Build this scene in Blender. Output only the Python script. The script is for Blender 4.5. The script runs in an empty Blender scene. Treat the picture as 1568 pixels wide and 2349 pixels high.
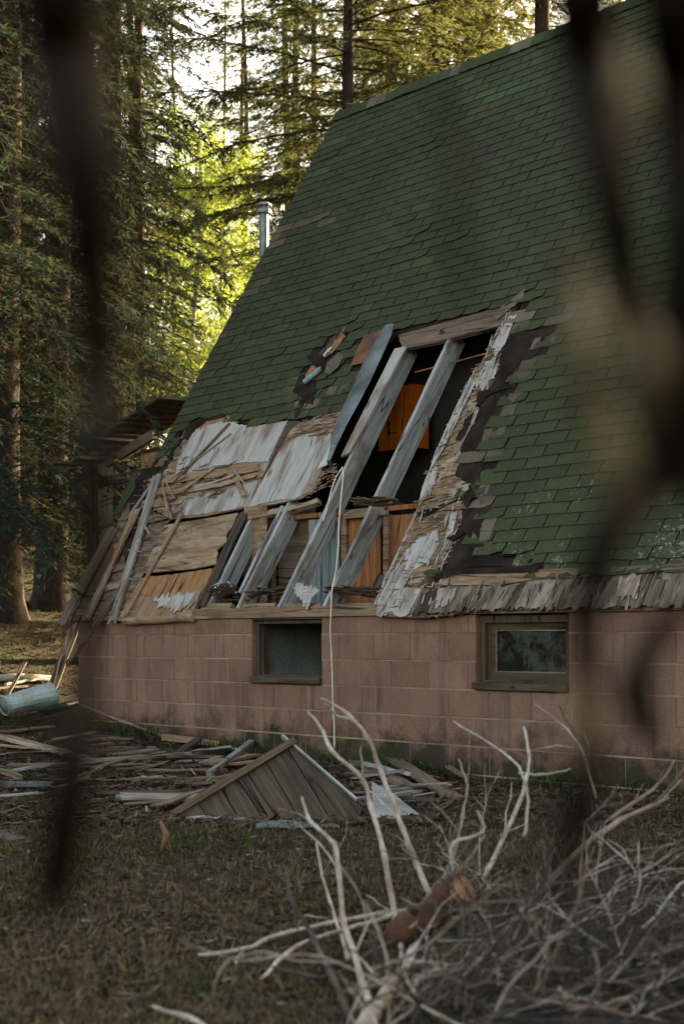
import bpy, bmesh, math, random
import numpy as np
from mathutils import Vector, Matrix, noise
random.seed(7); RNG = np.random.default_rng(7)
scene = bpy.context.scene
COL = scene.collection
R = math.radians
# ------------------------------------------------------------------ camera, sky, sun, exposure
HC = 0.97                                   # eye height above the ground at the wall
TH = R(48.9); ST, CT = math.sin(TH), math.cos(TH)
CAM = Vector((12.4*ST, -12.4*CT, HC))
FW = Vector((-ST, CT, 0)); RT = Vector((CT, ST, 0))
FD, CX, HY = 3617.0, 784.0, 1473.0          # focal length and principal point on a 1568 x 2349 plate
cd = bpy.data.cameras.new('camera'); cam = bpy.data.objects.new('camera', cd); COL.objects.link(cam)
cam.location = CAM; cam.rotation_euler = (R(90), 0, TH)
cd.sensor_fit = 'VERTICAL'; cd.sensor_height = 36; cd.sensor_width = 24
cd.lens = 36*FD/2349; cd.shift_y = (HY-1174.5)/2349
cd.clip_start = 0.05; cd.clip_end = 2000
cd.dof.use_dof = True; cd.dof.focus_distance = 12.2; cd.dof.aperture_fstop = 3.4
scene.camera = cam
SUN_EL, SUN_DIR = R(20), Vector((0.02, 0.9998, 0))
w = bpy.data.worlds.new('World'); scene.world = w; w.use_nodes = True
nt = w.node_tree; bg = nt.nodes['Background']
sky = nt.nodes.new('ShaderNodeTexSky'); sky.sky_type = 'NISHITA'; sky.sun_disc = False
sky.sun_elevation = SUN_EL; sky.sun_rotation = math.atan2(SUN_DIR.x, SUN_DIR.y)
sky.air_density = 1.0; sky.dust_density = 4.0; sky.ozone_density = 0.6
nt.links.new(sky.outputs[0], bg.inputs[0]); bg.inputs[1].default_value = 0.13
sd = bpy.data.lights.new('sun', 'SUN'); sun = bpy.data.objects.new('sun', sd); COL.objects.link(sun)
sd.energy = 5.0; sd.angle = R(0.6); sd.color = (1.0, 0.93, 0.80)
tosun = Vector((SUN_DIR.x*math.cos(SUN_EL), SUN_DIR.y*math.cos(SUN_EL), math.sin(SUN_EL)))
sun.rotation_euler = tosun.to_track_quat('Z', 'Y').to_euler()
vs = scene.view_settings; vs.view_transform = 'Standard'; vs.look = 'None'; vs.gamma = 1; vs.exposure = 2.62; vs.use_white_balance = True; vs.white_balance_temperature = 9000; vs.white_balance_tint = 8
scene.cycles.use_denoising = True; scene.cycles.max_bounces = 6; scene.cycles.transparent_max_bounces = 4

# ------------------------------------------------------------------ survey helpers (plate pixel -> place)
def ray(x, y): return FW + RT*((x-CX)/FD) + Vector((0, 0, (HY-y)/FD))
def at(x, y, Z): return CAM + ray(x, y)*Z
def on_y(x, y, Y):
    d = ray(x, y); return CAM + d*((Y-CAM.y)/d.y)
TAN = 1.65; AL = math.atan(TAN); CA, SA = math.cos(AL), math.sin(AL)
Z0 = HC+0.30
def roof(x, y, n=0.0):
    N = Vector((0, -SA, CA)); O = Vector((0, 0, Z0)) + N*n
    d = ray(x, y); P = CAM + d*(N.dot(O-CAM)/N.dot(d))
    return (P.x, P.y*CA+(P.z-Z0)*SA)
def roofw(s, r, n=0.0): return Vector((s, r*CA-n*SA, Z0+r*SA+n*CA))
def proj(P):
    v = P-CAM; Z = v.dot(FW)
    return CX+FD*v.dot(RT)/Z, HY-FD*v.z/Z, Z
def nz(x, y, z=0.0): return noise.noise(Vector((x, y, z)))
def gz(x, y):
    a = -x-3.6; h = 0.2*(min(max(-x, 0), 3.8)/3.8)**2
    if a > 0: h += 0.29*min(a, 6)+0.13*min(max(a-6, 0), 60)
    if y > 9: h += 0.06*min(y-9, 80)
    h += 0.035*nz(x*0.7, y*0.7)+0.02*nz(x*2.1, y*2.1, 5)+(0.3*nz(x*0.12, y*0.12, 9) if a > 3 or y > 10 else 0)*min(1, max(a-3, y-10, 0)/5)
    return h
def on_g(x, y):
    d = ray(x, y); t = 2.0
    for _ in range(400):
        P = CAM+d*t
        if P.z <= gz(P.x, P.y): break
        t += 0.05
    return P

# ------------------------------------------------------------------ mesh helpers
class MB:
    def __init__(s): s.v = []; s.f = []; s.m = []
    def add(s, vs, fs, m=0):
        o = len(s.v); s.v.extend([tuple(v) for v in vs])
        for f in fs: s.f.append(tuple(i+o for i in f)); s.m.append(m)
    def box(s, a, b, m=0):
        (x0, y0, z0), (x1, y1, z1) = a, b
        s.add([(x0,y0,z0),(x1,y0,z0),(x1,y1,z0),(x0,y1,z0),(x0,y0,z1),(x1,y0,z1),(x1,y1,z1),(x0,y1,z1)],
              [(0,3,2,1),(4,5,6,7),(0,1,5,4),(1,2,6,5),(2,3,7,6),(3,0,4,7)], m)
    def tube(s, pts, rad, n=6, m=0, cap=True):
        pts = [Vector(p) for p in pts]; k = len(pts)
        up = None; vs = []
        for i, p in enumerate(pts):
            t = (pts[min(i+1, k-1)]-pts[max(i-1, 0)]).normalized()
            if up is None: up = t.orthogonal().normalized()
            up = (up-t*up.dot(t)); up = up.normalized() if up.length > 1e-6 else t.orthogonal().normalized()
            sdv = t.cross(up); r = rad[i] if hasattr(rad, '__len__') else rad
            for j in range(n):
                a = 2*math.pi*j/n; vs.append(p+(up*math.cos(a)+sdv*math.sin(a))*r)
        fs = [(i*n+j, i*n+(j+1) % n, (i+1)*n+(j+1) % n, (i+1)*n+j) for i in range(k-1) for j in range(n)]
        if cap: fs += [tuple(range(n))[::-1], tuple((k-1)*n+j for j in range(n))]
        s.add(vs, fs, m)
    def mesh(s, name, mats):
        me = bpy.data.meshes.new(name); me.from_pydata(s.v, [], s.f)
        for m in (mats if isinstance(mats, (list, tuple)) else [mats]): me.materials.append(m)
        if any(s.m): me.polygons.foreach_set('material_index', s.m)
        return me
    def build(s, name, mats, parent=None, smooth=False, loc=None):
        return ob(name, s.mesh(name, mats), parent, smooth, loc)
def ob(name, me, parent=None, smooth=False, loc=None):
    if smooth: me.polygons.foreach_set('use_smooth', [True]*len(me.polygons))
    o = bpy.data.objects.new(name, me); COL.objects.link(o)
    if parent: o.parent = parent
    if loc is not None: o.location = loc
    return o
def tag(o, label, cat, group=None):
    o['label'] = label; o['category'] = cat
    if group: o['group'] = group
    return o
def kind(o, k): o['kind'] = k; return o
def empty(name, loc=(0,0,0), rot=(0,0,0)):
    o = bpy.data.objects.new(name, None); COL.objects.link(o); o.location = loc; o.rotation_euler = rot; o.empty_display_size = 0.2; return o
def arr_mesh(name, V, F, mat, smooth=False):
    """V (n,3), F (m,k) numpy arrays -> mesh"""
    me = bpy.data.meshes.new(name); k = F.shape[1]
    me.vertices.add(len(V)); me.vertices.foreach_set('co', np.ascontiguousarray(V, np.float32).ravel())
    me.loops.add(F.size); me.loops.foreach_set('vertex_index', np.ascontiguousarray(F, np.int32).ravel())
    me.polygons.add(len(F)); me.polygons.foreach_set('loop_start', np.arange(0, F.size, k, dtype=np.int32))
    me.update(calc_edges=True); me.materials.append(mat); return me
def inpoly(x, y, P):
    c = False; j = len(P)-1
    for i in range(len(P)):
        xi, yi = P[i][0], P[i][1]; xj, yj = P[j][0], P[j][1]
        if (yi > y) != (yj > y) and x < (xj-xi)*(y-yi)/(yj-yi)+xi: c = not c
        j = i
    return c
def pdist(x, y, P):
    b = 1e9
    for i in range(len(P)):
        (x0, y0), (x1, y1) = P[i-1][:2], P[i][:2]; dx, dy = x1-x0, y1-y0
        t = max(0, min(1, ((x-x0)*dx+(y-y0)*dy)/(dx*dx+dy*dy+1e-12))); b = min(b, math.hypot(x-x0-t*dx, y-y0-t*dy))
    return b

# ------------------------------------------------------------------ materials
def mat(name):
    m = bpy.data.materials.new(name); m.use_nodes = True; t = m.node_tree; return m, t, t.nodes['Principled BSDF']
def N_(t, typ, **kw):
    n = t.nodes.new('ShaderNode'+typ)
    for k, v in kw.items(): setattr(n, k, v)
    return n
def ramp(t, fac, stops, interp='LINEAR'):
    n = N_(t, 'ValToRGB'); e = n.color_ramp.elements; n.color_ramp.interpolation = interp
    while len(e) < len(stops): e.new(0.5)
    for el, (p, c) in zip(e, stops):
        el.position = p; el.color = (*c, 1) if len(c) == 3 else c
    t.links.new(fac, n.inputs[0]); return n.outputs[0]
def bw(t, fac, a, b): return ramp(t, fac, [(a, (0,0,0)), (b, (1,1,1))])
def mix(t, fac, a, b, mode='MIX'):
    n = N_(t, 'Mix', data_type='RGBA', blend_type=mode)
    for sock, v in ((n.inputs[0], fac), (n.inputs[6], a), (n.inputs[7], b)):
        if hasattr(v, 'links'): t.links.new(v, sock)
        else: sock.default_value = v if isinstance(v, (int, float)) else (*v, 1)
    return n.outputs[2]
def noi(t, vec, scale, detail=4, rough=0.55, dist=0.0):
    n = N_(t, 'TexNoise'); n.inputs['Scale'].default_value = scale; n.inputs['Detail'].default_value = detail
    n.inputs['Roughness'].default_value = rough; n.inputs['Distortion'].default_value = dist
    t.links.new(vec, n.inputs['Vector']); return n.outputs[0]
def coords(t, scale=(1,1,1), rnd=True, src='Object'):
    tc = N_(t, 'TexCoord'); mp = N_(t, 'Mapping'); mp.inputs['Scale'].default_value = scale
    v = tc.outputs[src]
    if rnd:
        oi = N_(t, 'ObjectInfo'); ml = N_(t, 'MATH_') if False else N_(t, 'Math', operation='MULTIPLY'); ml.inputs[1].default_value = 37.0
        t.links.new(oi.outputs['Random'], ml.inputs[0]); va = N_(t, 'VectorMath', operation='ADD')
        t.links.new(v, va.inputs[0]); t.links.new(ml.outputs[0], va.inputs[1]); v = va.outputs[0]
    t.links.new(v, mp.inputs[0]); return mp.outputs[0]
def bump(t, p, h, strength=0.5, dist=0.01):
    b = N_(t, 'Bump'); b.inputs['Strength'].default_value = strength; b.inputs['Distance'].default_value = dist
    t.links.new(h, b.inputs['Height']); t.links.new(b.outputs[0], p.inputs['Normal'])
def wood(name, cols, axis=0, stain=None, stain_amt=0.5, rough=0.85, freq=1.0, bs=0.6, bleach=None, knots=True, fine_amt=0.7):
    """cols: dark, mid, light along the fibre; axis: grain axis in object space"""
    m, t, p = mat(name)
    sc = [17*freq]*3; sc[axis] = 1.3*freq
    fine = [150]*3; fine[axis] = 4
    v = coords(t, tuple(sc)); vf = coords(t, tuple(fine)); vl = coords(t, (1,1,1))
    n1 = noi(t, v, 1.0, 5, 0.55, 0.7); n2 = noi(t, vf, 1.0, 3, 0.6)
    c = ramp(t, n1, [(0.25, cols[0]), (0.45, cols[1]), (0.75, cols[2])])
    c = mix(t, fine_amt, c, ramp(t, n2, [(0.3, (0.45,0.43,0.42)), (0.58, (1.12,1.12,1.12))]), 'MULTIPLY')
    cs = [5.5]*3; cs[axis] = 0.35
    nc = noi(t, coords(t, tuple(cs)), 1.0, 2, 0.5, 0.05)
    c = mix(t, ramp(t, nc, [(0.0, (1,1,1)), (0.488, (1,1,1)), (0.4985, (0,0,0)), (0.5015, (0,0,0)), (0.512, (1,1,1))]), tuple(x*0.25 for x in cols[0]), c)
    if stain:
        ls = [3.2]*3; ls[axis] = 1.1
        n3 = noi(t, coords(t, tuple(ls)), 1.0, 4, 0.6, 0.5); c = mix(t, bw(t, n3, 0.62-0.24*stain_amt, 0.74-0.24*stain_amt), c, stain)
    if bleach:
        ls = [5.0]*3; ls[axis] = 1.3
        n4 = noi(t, coords(t, tuple(ls)), 1.3, 5, 0.7, 0.3); c = mix(t, bw(t, n4, 0.5, 0.62), c, bleach)
    vo = N_(t, 'TexVoronoi'); ks = [7.0]*3; ks[axis] = 2.6; t.links.new(coords(t, tuple(ks)), vo.inputs['Vector'])
    vo.inputs['Scale'].default_value = 1.0
    c = mix(t, bw(t, vo.outputs['Distance'], 0.05 if knots else -.2, 0.10 if knots else -.1), tuple(x*0.3 for x in cols[0]), c)
    t.links.new(c, p.inputs['Base Color']); p.inputs['Roughness'].default_value = rough; p.inputs['Specular IOR Level'].default_value = 0.2
    ad = N_(t, 'Math', operation='ADD'); t.links.new(n1, ad.inputs[0]); t.links.new(n2, ad.inputs[1])
    bump(t, p, ad.outputs[0], bs*.9, 0.007); return m
GREYW = ((0.285,0.255,0.235), (0.34,0.312,0.293), (0.395,0.375,0.36))
TANW = ((0.12,0.064,0.036), (0.235,0.137,0.08), (0.335,0.215,0.135))
ORGW = ((0.13,0.045,0.016), (0.26,0.095,0.034), (0.36,0.155,0.065))
BRNW = ((0.045,0.028,0.02), (0.125,0.082,0.058), (0.23,0.16,0.115))
RAFW = ((0.16,0.155,0.15), (0.27,0.265,0.255), (0.40,0.395,0.385))
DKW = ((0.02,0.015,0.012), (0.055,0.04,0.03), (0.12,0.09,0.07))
M = {}
for nm, c, ax, kw in (
    ('ply_grey_r', GREYW, 1, dict(stain=(0.20,0.135,0.10), stain_amt=0.72, fine_amt=0.45, bleach=(0.37,0.35,0.335))), ('ply_grey_s', GREYW, 0, dict(stain=(0.22,0.13,0.08), stain_amt=0.4)),
    ('ply_tan_s', TANW, 0, dict(stain=(0.12,0.065,0.04), stain_amt=0.35, bleach=(0.31,0.235,0.18))), ('ply_tan_r', TANW, 1, dict(stain=(0.13,0.07,0.04), stain_amt=0.3)),
    ('ply_orange_r', ((0.17,0.07,0.03),(0.26,0.12,0.054),(0.33,0.17,0.085)), 1, dict(stain=(0.30,0.19,0.12), stain_amt=0.35, fine_amt=0.5)), ('ply_weather_r', ((0.055,0.036,0.025),(0.125,0.085,0.06),(0.21,0.15,0.108)), 1, dict(bleach=(0.24,0.20,0.17), stain=(0.035,0.024,0.017), stain_amt=0.5)), ('gable', ((0.03,0.02,0.0145),(0.075,0.052,0.038),(0.125,0.09,0.066)), 0, dict(stain=(0.045,0.03,0.022), stain_amt=0.4)), ('gable_trim', ((0.05,0.03,0.019),(0.10,0.062,0.039),(0.145,0.098,0.065)), 0, {}), ('ply_orange_z', ORGW, 2, dict(stain=(0.14,0.06,0.03), stain_amt=0.45)),
    ('ply_brown_s', BRNW, 0, dict(stain=(0.09,0.045,0.025), stain_amt=0.5)), ('ply_brown_r', BRNW, 1, {}), ('ply_dark_z', BRNW, 0, dict(freq=0.6)),
    ('ply_slate_z', ((0.08,0.09,0.095),(0.17,0.185,0.19),(0.27,0.29,0.29)), 2, dict(freq=0.6)),
    ('rafter_r', RAFW, 1, dict(stain=(0.13,0.10,0.08), stain_amt=0.3)), ('plank_grey', ((0.13,0.108,0.094),(0.215,0.19,0.172),(0.31,0.287,0.268)), 0, dict(stain=(0.15,0.09,0.06), stain_amt=0.45)),
    ('plank_tan', TANW, 0, dict(bleach=(0.36,0.28,0.22))), ('plank_brown', BRNW, 0, dict(stain=(0.16,0.10,0.07), stain_amt=0.4)),
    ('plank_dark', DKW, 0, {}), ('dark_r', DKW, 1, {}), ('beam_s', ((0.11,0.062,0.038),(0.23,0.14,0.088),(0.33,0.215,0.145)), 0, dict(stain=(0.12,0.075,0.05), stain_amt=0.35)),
    ('header_s', BRNW, 0, dict(stain=(0.22,0.13,0.08), stain_amt=0.3)), ('frame_z', DKW, 2, dict(stain=(0.10,0.055,0.03), stain_amt=0.5)), ('frame_s', ((0.022,0.015,0.011),(0.065,0.043,0.028),(0.12,0.085,0.058)), 0, {}),
    ('cabinet_z', ((0.42,0.075,0.006),(0.56,0.115,0.009),(0.64,0.15,0.014)), 2, dict(rough=0.45, bs=0.1, knots=False)),
    ): M[nm] = wood('wood_'+nm, c, ax, **kw)

def shingle_mat(name, c0, c1, c2, lichen=True):
    m, t, p = mat(name)
    g = N_(t, 'NewGeometry'); oi = N_(t, 'ObjectInfo')
    a = N_(t, 'Math', operation='ADD'); t.links.new(g.outputs['Random Per Island'], a.inputs[0]); t.links.new(oi.outputs['Random'], a.inputs[1])
    fr = N_(t, 'Math', operation='FRACT'); t.links.new(a.outputs[0], fr.inputs[0])
    tc = N_(t, 'TexCoord'); wv = g.outputs['Position']
    c = ramp(t, fr.outputs[0], [(0.0, c0), (0.45, c1), (1.0, c2)])
    big = noi(t, wv, 0.75, 4, 0.6); c = mix(t, bw(t, big, 0.44, 0.66), c, (0.036,0.034,0.019))
    gr = noi(t, wv, 170, 2, 0.7); c = mix(t, 0.8, c, ramp(t, gr, [(0.3, (0.35,0.35,0.35)), (0.7, (1.5,1.5,1.5))]), 'MULTIPLY')
    md = noi(t, wv, 9, 4, 0.6); c = mix(t, bw(t, md, 0.55, 0.8), c, (0.03,0.036,0.02))
    if lichen:
        sp = N_(t, 'SeparateXYZ'); t.links.new(wv, sp.inputs[0])
        lz = N_(t, 'MapRange'); lz.inputs[1].default_value = 3.4; lz.inputs[2].default_value = 1.6; t.links.new(sp.outputs[2], lz.inputs[0])
        ln = noi(t, wv, 30, 5, 0.8, 0.5); lm = noi(t, wv, 2.2, 3, 0.5)
        q = N_(t, 'Math', operation='MULTIPLY'); t.links.new(bw(t, lm, 0.40, 0.64), q.inputs[0]); t.links.new(lz.outputs[0], q.inputs[1])
        th = N_(t, 'Math', operation='MULTIPLY_ADD'); t.links.new(q.outputs[0], th.inputs[0]); th.inputs[1].default_value = 0.15; t.links.new(ln, th.inputs[2])
        c = mix(t, bw(t, th.outputs[0], 0.70, 0.73), c, (0.21,0.22,0.165))
    t.links.new(c, p.inputs['Base Color']); p.inputs['Roughness'].default_value = 0.92; p.inputs['Specular IOR Level'].default_value = 0.25
    bump(t, p, gr, 0.6, 0.003); return m
M['shingle'] = shingle_mat('green_shingle', (0.032,0.037,0.0145), (0.040,0.046,0.018), (0.048,0.055,0.022))
M['shingle_fresh'] = shingle_mat('fresh_green_shingle', (0.034,0.058,0.024), (0.042,0.068,0.028), (0.05,0.078,0.033), False)
M['shingle_tan'] = shingle_mat('unfaded_brown_shingle', (0.085,0.062,0.045), (0.11,0.082,0.06), (0.135,0.104,0.078), False)

def simple(name, col, rough=0.8, var=None, vs=6.0, metal=0.0, bs=0.3, spec=0.3, fine=60, src='Object'):
    m, t, p = mat(name); v = coords(t, (1,1,1), src == 'Object', src)
    n = noi(t, v, vs, 5, 0.6, 0.2)
    c = ramp(t, n, [(0.35, col), (0.65, var or tuple(x*0.6 for x in col))])
    n2 = noi(t, v, fine, 3, 0.6); c = mix(t, 0.6, c, ramp(t, n2, [(0.3, (0.5,0.5,0.5)), (0.7, (1.25,1.25,1.25))]), 'MULTIPLY')
    t.links.new(c, p.inputs['Base Color']); p.inputs['Roughness'].default_value = rough; p.inputs['Metallic'].default_value = metal
    p.inputs['Specular IOR Level'].default_value = spec; bump(t, p, n2, bs, 0.005); return m
M['felt'] = simple('tar_felt', (0.013,0.0095,0.0085), 0.95, (0.034,0.024,0.02), 5, 0, 0.3, 0.06)
M['zinc'] = simple('weathered_flashing', (0.20,0.225,0.225), 0.45, (0.075,0.085,0.085), 3.0, 0.3, 0.15)
M['zinc_pale'] = simple('bare_flashing', (0.55,0.58,0.55), 0.5, (0.40,0.44,0.42), 5, 0.2, 0.1)
M['rust'] = simple('rusty_sheet', (0.075,0.032,0.026), 0.7, (0.22,0.075,0.03), 6, 0.1)
M['pipe'] = simple('grey_blue_pipe', (0.22,0.30,0.32), 0.5, (0.14,0.18,0.19), 9)
M['galv'] = simple('galvanised_steel', (0.24,0.27,0.27), 0.5, (0.14,0.155,0.155), 8, 0.6, 0.1)
M['tub'] = simple('painted_tub_steel', (0.28,0.42,0.42), 0.55, (0.30,0.27,0.20), 5, 0.1, 0.2)
M['cord'] = simple('white_cord', (0.66,0.56,0.44), 0.6, (0.55,0.46,0.35), 8, 0, 0.1)
M['black_plastic'] = simple('black_plastic_pipe', (0.02,0.03,0.035), 0.4, (0.03,0.04,0.045), 4)
M['white_scrap'] = simple('white_scrap', (0.62,0.66,0.66), 0.7, (0.45,0.47,0.45), 20)
M['plaster'] = simple('pale_plaster', (0.42,0.46,0.46), 0.9, (0.26,0.28,0.28), 2)
M['sheet_white'] = simple('white_painted_sheet', (0.40,0.42,0.40), 0.45, (0.20,0.19,0.17), 3.5, 0, 0.1)
M['interior'] = simple('dark_interior_board', (0.05,0.042,0.036), 0.9, (0.03,0.026,0.022), 2)
M['basement'] = simple('basement_wall', (0.10,0.11,0.11), 0.9, (0.06,0.065,0.065), 2)
M['nest'] = simple('nest_straw', (0.11,0.06,0.035), 0.95, (0.05,0.03,0.02), 30)
M['bark'] = simple('tree_bark', (0.03,0.024,0.021), 0.95, (0.065,0.05,0.04), 7, 0, 1.0, 0.1, 30)
M['bark_pale'] = simple('aspen_bark', (0.42,0.38,0.30), 0.9, (0.28,0.24,0.18), 4, 0, 0.4, 0.1, 20)
M['bark_brown'] = simple('pine_bark', (0.085,0.052,0.035), 0.95, (0.045,0.03,0.022), 5, 0, 1.0, 0.1, 25)
M['log'] = simple('red_log_bark', (0.12,0.048,0.026), 0.8, (0.04,0.022,0.016), 9, 0, 0.8, 0.2, 40)
M['cut'] = simple('sawn_log_end', (0.26,0.13,0.075), 0.8, (0.17,0.08,0.045), 12)
M['branch_pale'] = simple('bleached_branch', (0.46,0.42,0.38), 0.75, (0.25,0.17,0.12), 9, 0, 0.4, 0.2, 50)
M['branch_red'] = simple('reddish_branch', (0.17,0.088,0.054), 0.8, (0.25,0.20,0.165), 7, 0, 0.4, 0.2, 50)
M['branch_grey'] = simple('grey_branch', (0.075,0.06,0.05), 0.85, (0.028,0.022,0.018), 9, 0, 0.4, 0.2, 50)
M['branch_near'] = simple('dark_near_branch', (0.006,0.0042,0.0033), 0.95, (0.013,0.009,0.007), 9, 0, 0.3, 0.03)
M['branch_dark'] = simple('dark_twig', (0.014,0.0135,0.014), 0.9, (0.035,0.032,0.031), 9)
M['branch_ochre'] = simple('lichened_near_branch', (0.10,0.068,0.026), 0.9, (0.065,0.045,0.02), 9)
M['moss'] = simple('moss', (0.030,0.045,0.012), 0.95, (0.06,0.07,0.02), 20)

def leaf(name, a, b, trans=0.35, tcol=None):
    m, t, p = mat(name); g = N_(t, 'NewGeometry'); oi = N_(t, 'ObjectInfo')
    c = ramp(t, g.outputs['Random Per Island'], [(0, a), (1, b)])
    d = N_(t, 'BsdfDiffuse'); tr = N_(t, 'BsdfTranslucent'); mx = N_(t, 'MixShader'); mx.inputs[0].default_value = trans
    t.links.new(c, d.inputs[0])
    if tcol: tr.inputs[0].default_value = (*tcol, 1)
    else: t.links.new(c, tr.inputs[0])
    t.links.new(d.outputs[0], mx.inputs[1]); t.links.new(tr.outputs[0], mx.inputs[2])
    t.links.new(mx.outputs[0], t.nodes['Material Output'].inputs[0]); return m
M['needle_blue'] = leaf('blue_spruce_needles', (0.014,0.030,0.028), (0.033,0.056,0.047), 0.26, (0.065,0.07,0.028))
M['needle_green'] = leaf('fir_needles', (0.026,0.036,0.018), (0.06,0.074,0.034), 0.42, (0.15,0.158,0.055))
M['needle_dead'] = leaf('dead_needles', (0.045,0.03,0.02), (0.11,0.075,0.048), 0.3)
M['aspen'] = leaf('aspen_leaves', (0.06,0.11,0.025), (0.11,0.17,0.04), 0.55, (0.36,0.44,0.09))
M['grass'] = leaf('grass_blades', (0.028,0.045,0.014), (0.09,0.105,0.036), 0.3)
M['grass_dry'] = leaf('dry_grass', (0.06,0.045,0.026), (0.21,0.16,0.10), 0.2)
M['litter'] = leaf('wood_litter', (0.018,0.012,0.009), (0.13,0.085,0.056), 0.05)
M['chips'] = leaf('pale_chips', (0.08,0.06,0.046), (0.25,0.21,0.18), 0.05)

def ground_mat():
    m, t, p = mat('forest_soil'); g = N_(t, 'NewGeometry'); v = g.outputs['Position']
    n = noi(t, v, 1.3, 6, 0.65); n2 = noi(t, v, 22, 5, 0.7); n3 = noi(t, v, 90, 3, 0.7)
    c = ramp(t, n2, [(0.3, (0.014,0.010,0.008)), (0.52, (0.045,0.031,0.022)), (0.72, (0.11,0.08,0.055))])
    c = mix(t, bw(t, n, 0.49, 0.64), c, mix(t, bw(t, n2, 0.35, 0.65), (0.024,0.028,0.012), (0.075,0.076,0.034)))
    c = mix(t, 0.7, c, ramp(t, n3, [(0.3, (0.4,0.4,0.4)), (0.7, (1.4,1.4,1.4))]), 'MULTIPLY')
    t.links.new(c, p.inputs['Base Color']); p.inputs['Roughness'].default_value = 0.95; p.inputs['Specular IOR Level'].default_value = 0.1
    bump(t, p, n2, 0.8, 0.04); return m
M['soil'] = ground_mat()
def block_mat():
    m, t, p = mat('red_concrete_block'); g = N_(t, 'NewGeometry'); v = g.outputs['Position']; oi = N_(t, 'ObjectInfo')
    c = ramp(t, oi.outputs['Random'], [(0, (0.182,0.092,0.067)), (0.4, (0.202,0.104,0.076)), (0.7, (0.214,0.113,0.084)), (1, (0.232,0.129,0.097))])
    n = noi(t, v, 2.6, 5, 0.6); c = mix(t, bw(t, n, 0.45, 0.75), c, (0.27,0.155,0.108))
    vv = N_(t, 'TexNoise'); vv.inputs['Scale'].default_value = 110; vv.inputs['Detail'].default_value = 3; t.links.new(v, vv.inputs['Vector'])
    c = mix(t, bw(t, vv.outputs[0], 0.30, 0.44), (0.07,0.035,0.026), c)
    st = N_(t, 'Mapping'); st.inputs['Scale'].default_value = (5, 5, 0.7); t.links.new(v, st.inputs[0])
    sn = noi(t, st.outputs[0], 1.5, 4, 0.6); c = mix(t, bw(t, sn, 0.52, 0.76), c, (0.10,0.055,0.042))
    sp = N_(t, 'SeparateXYZ'); t.links.new(v, sp.inputs[0])
    mn = noi(t, v, 3.2, 6, 0.7); hh = N_(t, 'MapRange'); hh.inputs[1].default_value = 0.66; hh.inputs[2].default_value = 0.0; t.links.new(sp.outputs[2], hh.inputs[0])
    q = N_(t, 'Math', operation='MULTIPLY_ADD'); t.links.new(hh.outputs[0], q.inputs[0]); q.inputs[1].default_value = 0.6; t.links.new(mn, q.inputs[2])
    gcol = ramp(t, noi(t, v, 1.1, 3, 0.5), [(0.42, (0.024,0.030,0.010)), (0.58, (0.045,0.03,0.024))])
    c = mix(t, bw(t, q.outputs[0], 0.78, 1.0), c, gcol)
    t.links.new(c, p.inputs['Base Color']); p.inputs['Roughness'].default_value = 0.95; p.inputs['Specular IOR Level'].default_value = 0.15
    bump(t, p, vv.outputs[0], 0.8, 0.006); return m
M['block'] = block_mat()
M['mortar_red'] = simple('painted_mortar', (0.19,0.105,0.078), 0.95, (0.26,0.17,0.125), 7, 0, 0.4, 0.1, 60, 'Generated')
M['mortar'] = simple('bare_mortar', (0.36,0.26,0.17), 0.95, (0.18,0.10,0.07), 2.2, 0, 0.4, 0.1, 60)
def glass_mat():
    m, t, p = mat('dusty_glass'); p.inputs['Base Color'].default_value = (0.012,0.016,0.013,1); p.inputs['Roughness'].default_value = 0.12
    v = coords(t); n = noi(t, v, 7, 6, 0.7); t.links.new(ramp(t, n, [(0.4, (0.004,0.006,0.005)), (0.75, (0.014,0.016,0.012))]), p.inputs['Base Color'])
    t.links.new(ramp(t, n, [(0.4, (0.08,)*3), (0.7, (0.5,)*3)]), p.inputs['Roughness']); return m
M['glass'] = glass_mat()

# ------------------------------------------------------------------ ground
def build_ground():
    def axis(n, a, b): 
        u = np.linspace(-1, 1, n); return a+np.sinh(u*5.2)/np.sinh(5.2)*b
    xs = axis(230, 1.0, 420); ys = axis(230, -3.5, 420)
    V = np.array([(x, y, gz(x, y)) for y in ys for x in xs]); n = len(xs)
    i = np.arange(n-1)[None, :]+np.arange(len(ys)-1)[:, None]*n; i = i.ravel()
    F = np.stack([i, i+1, i+1+n, i+n], 1)
    kind(ob('ground', arr_mesh('ground', V, F, M['soil']), smooth=True), 'structure')
build_ground()

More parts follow.
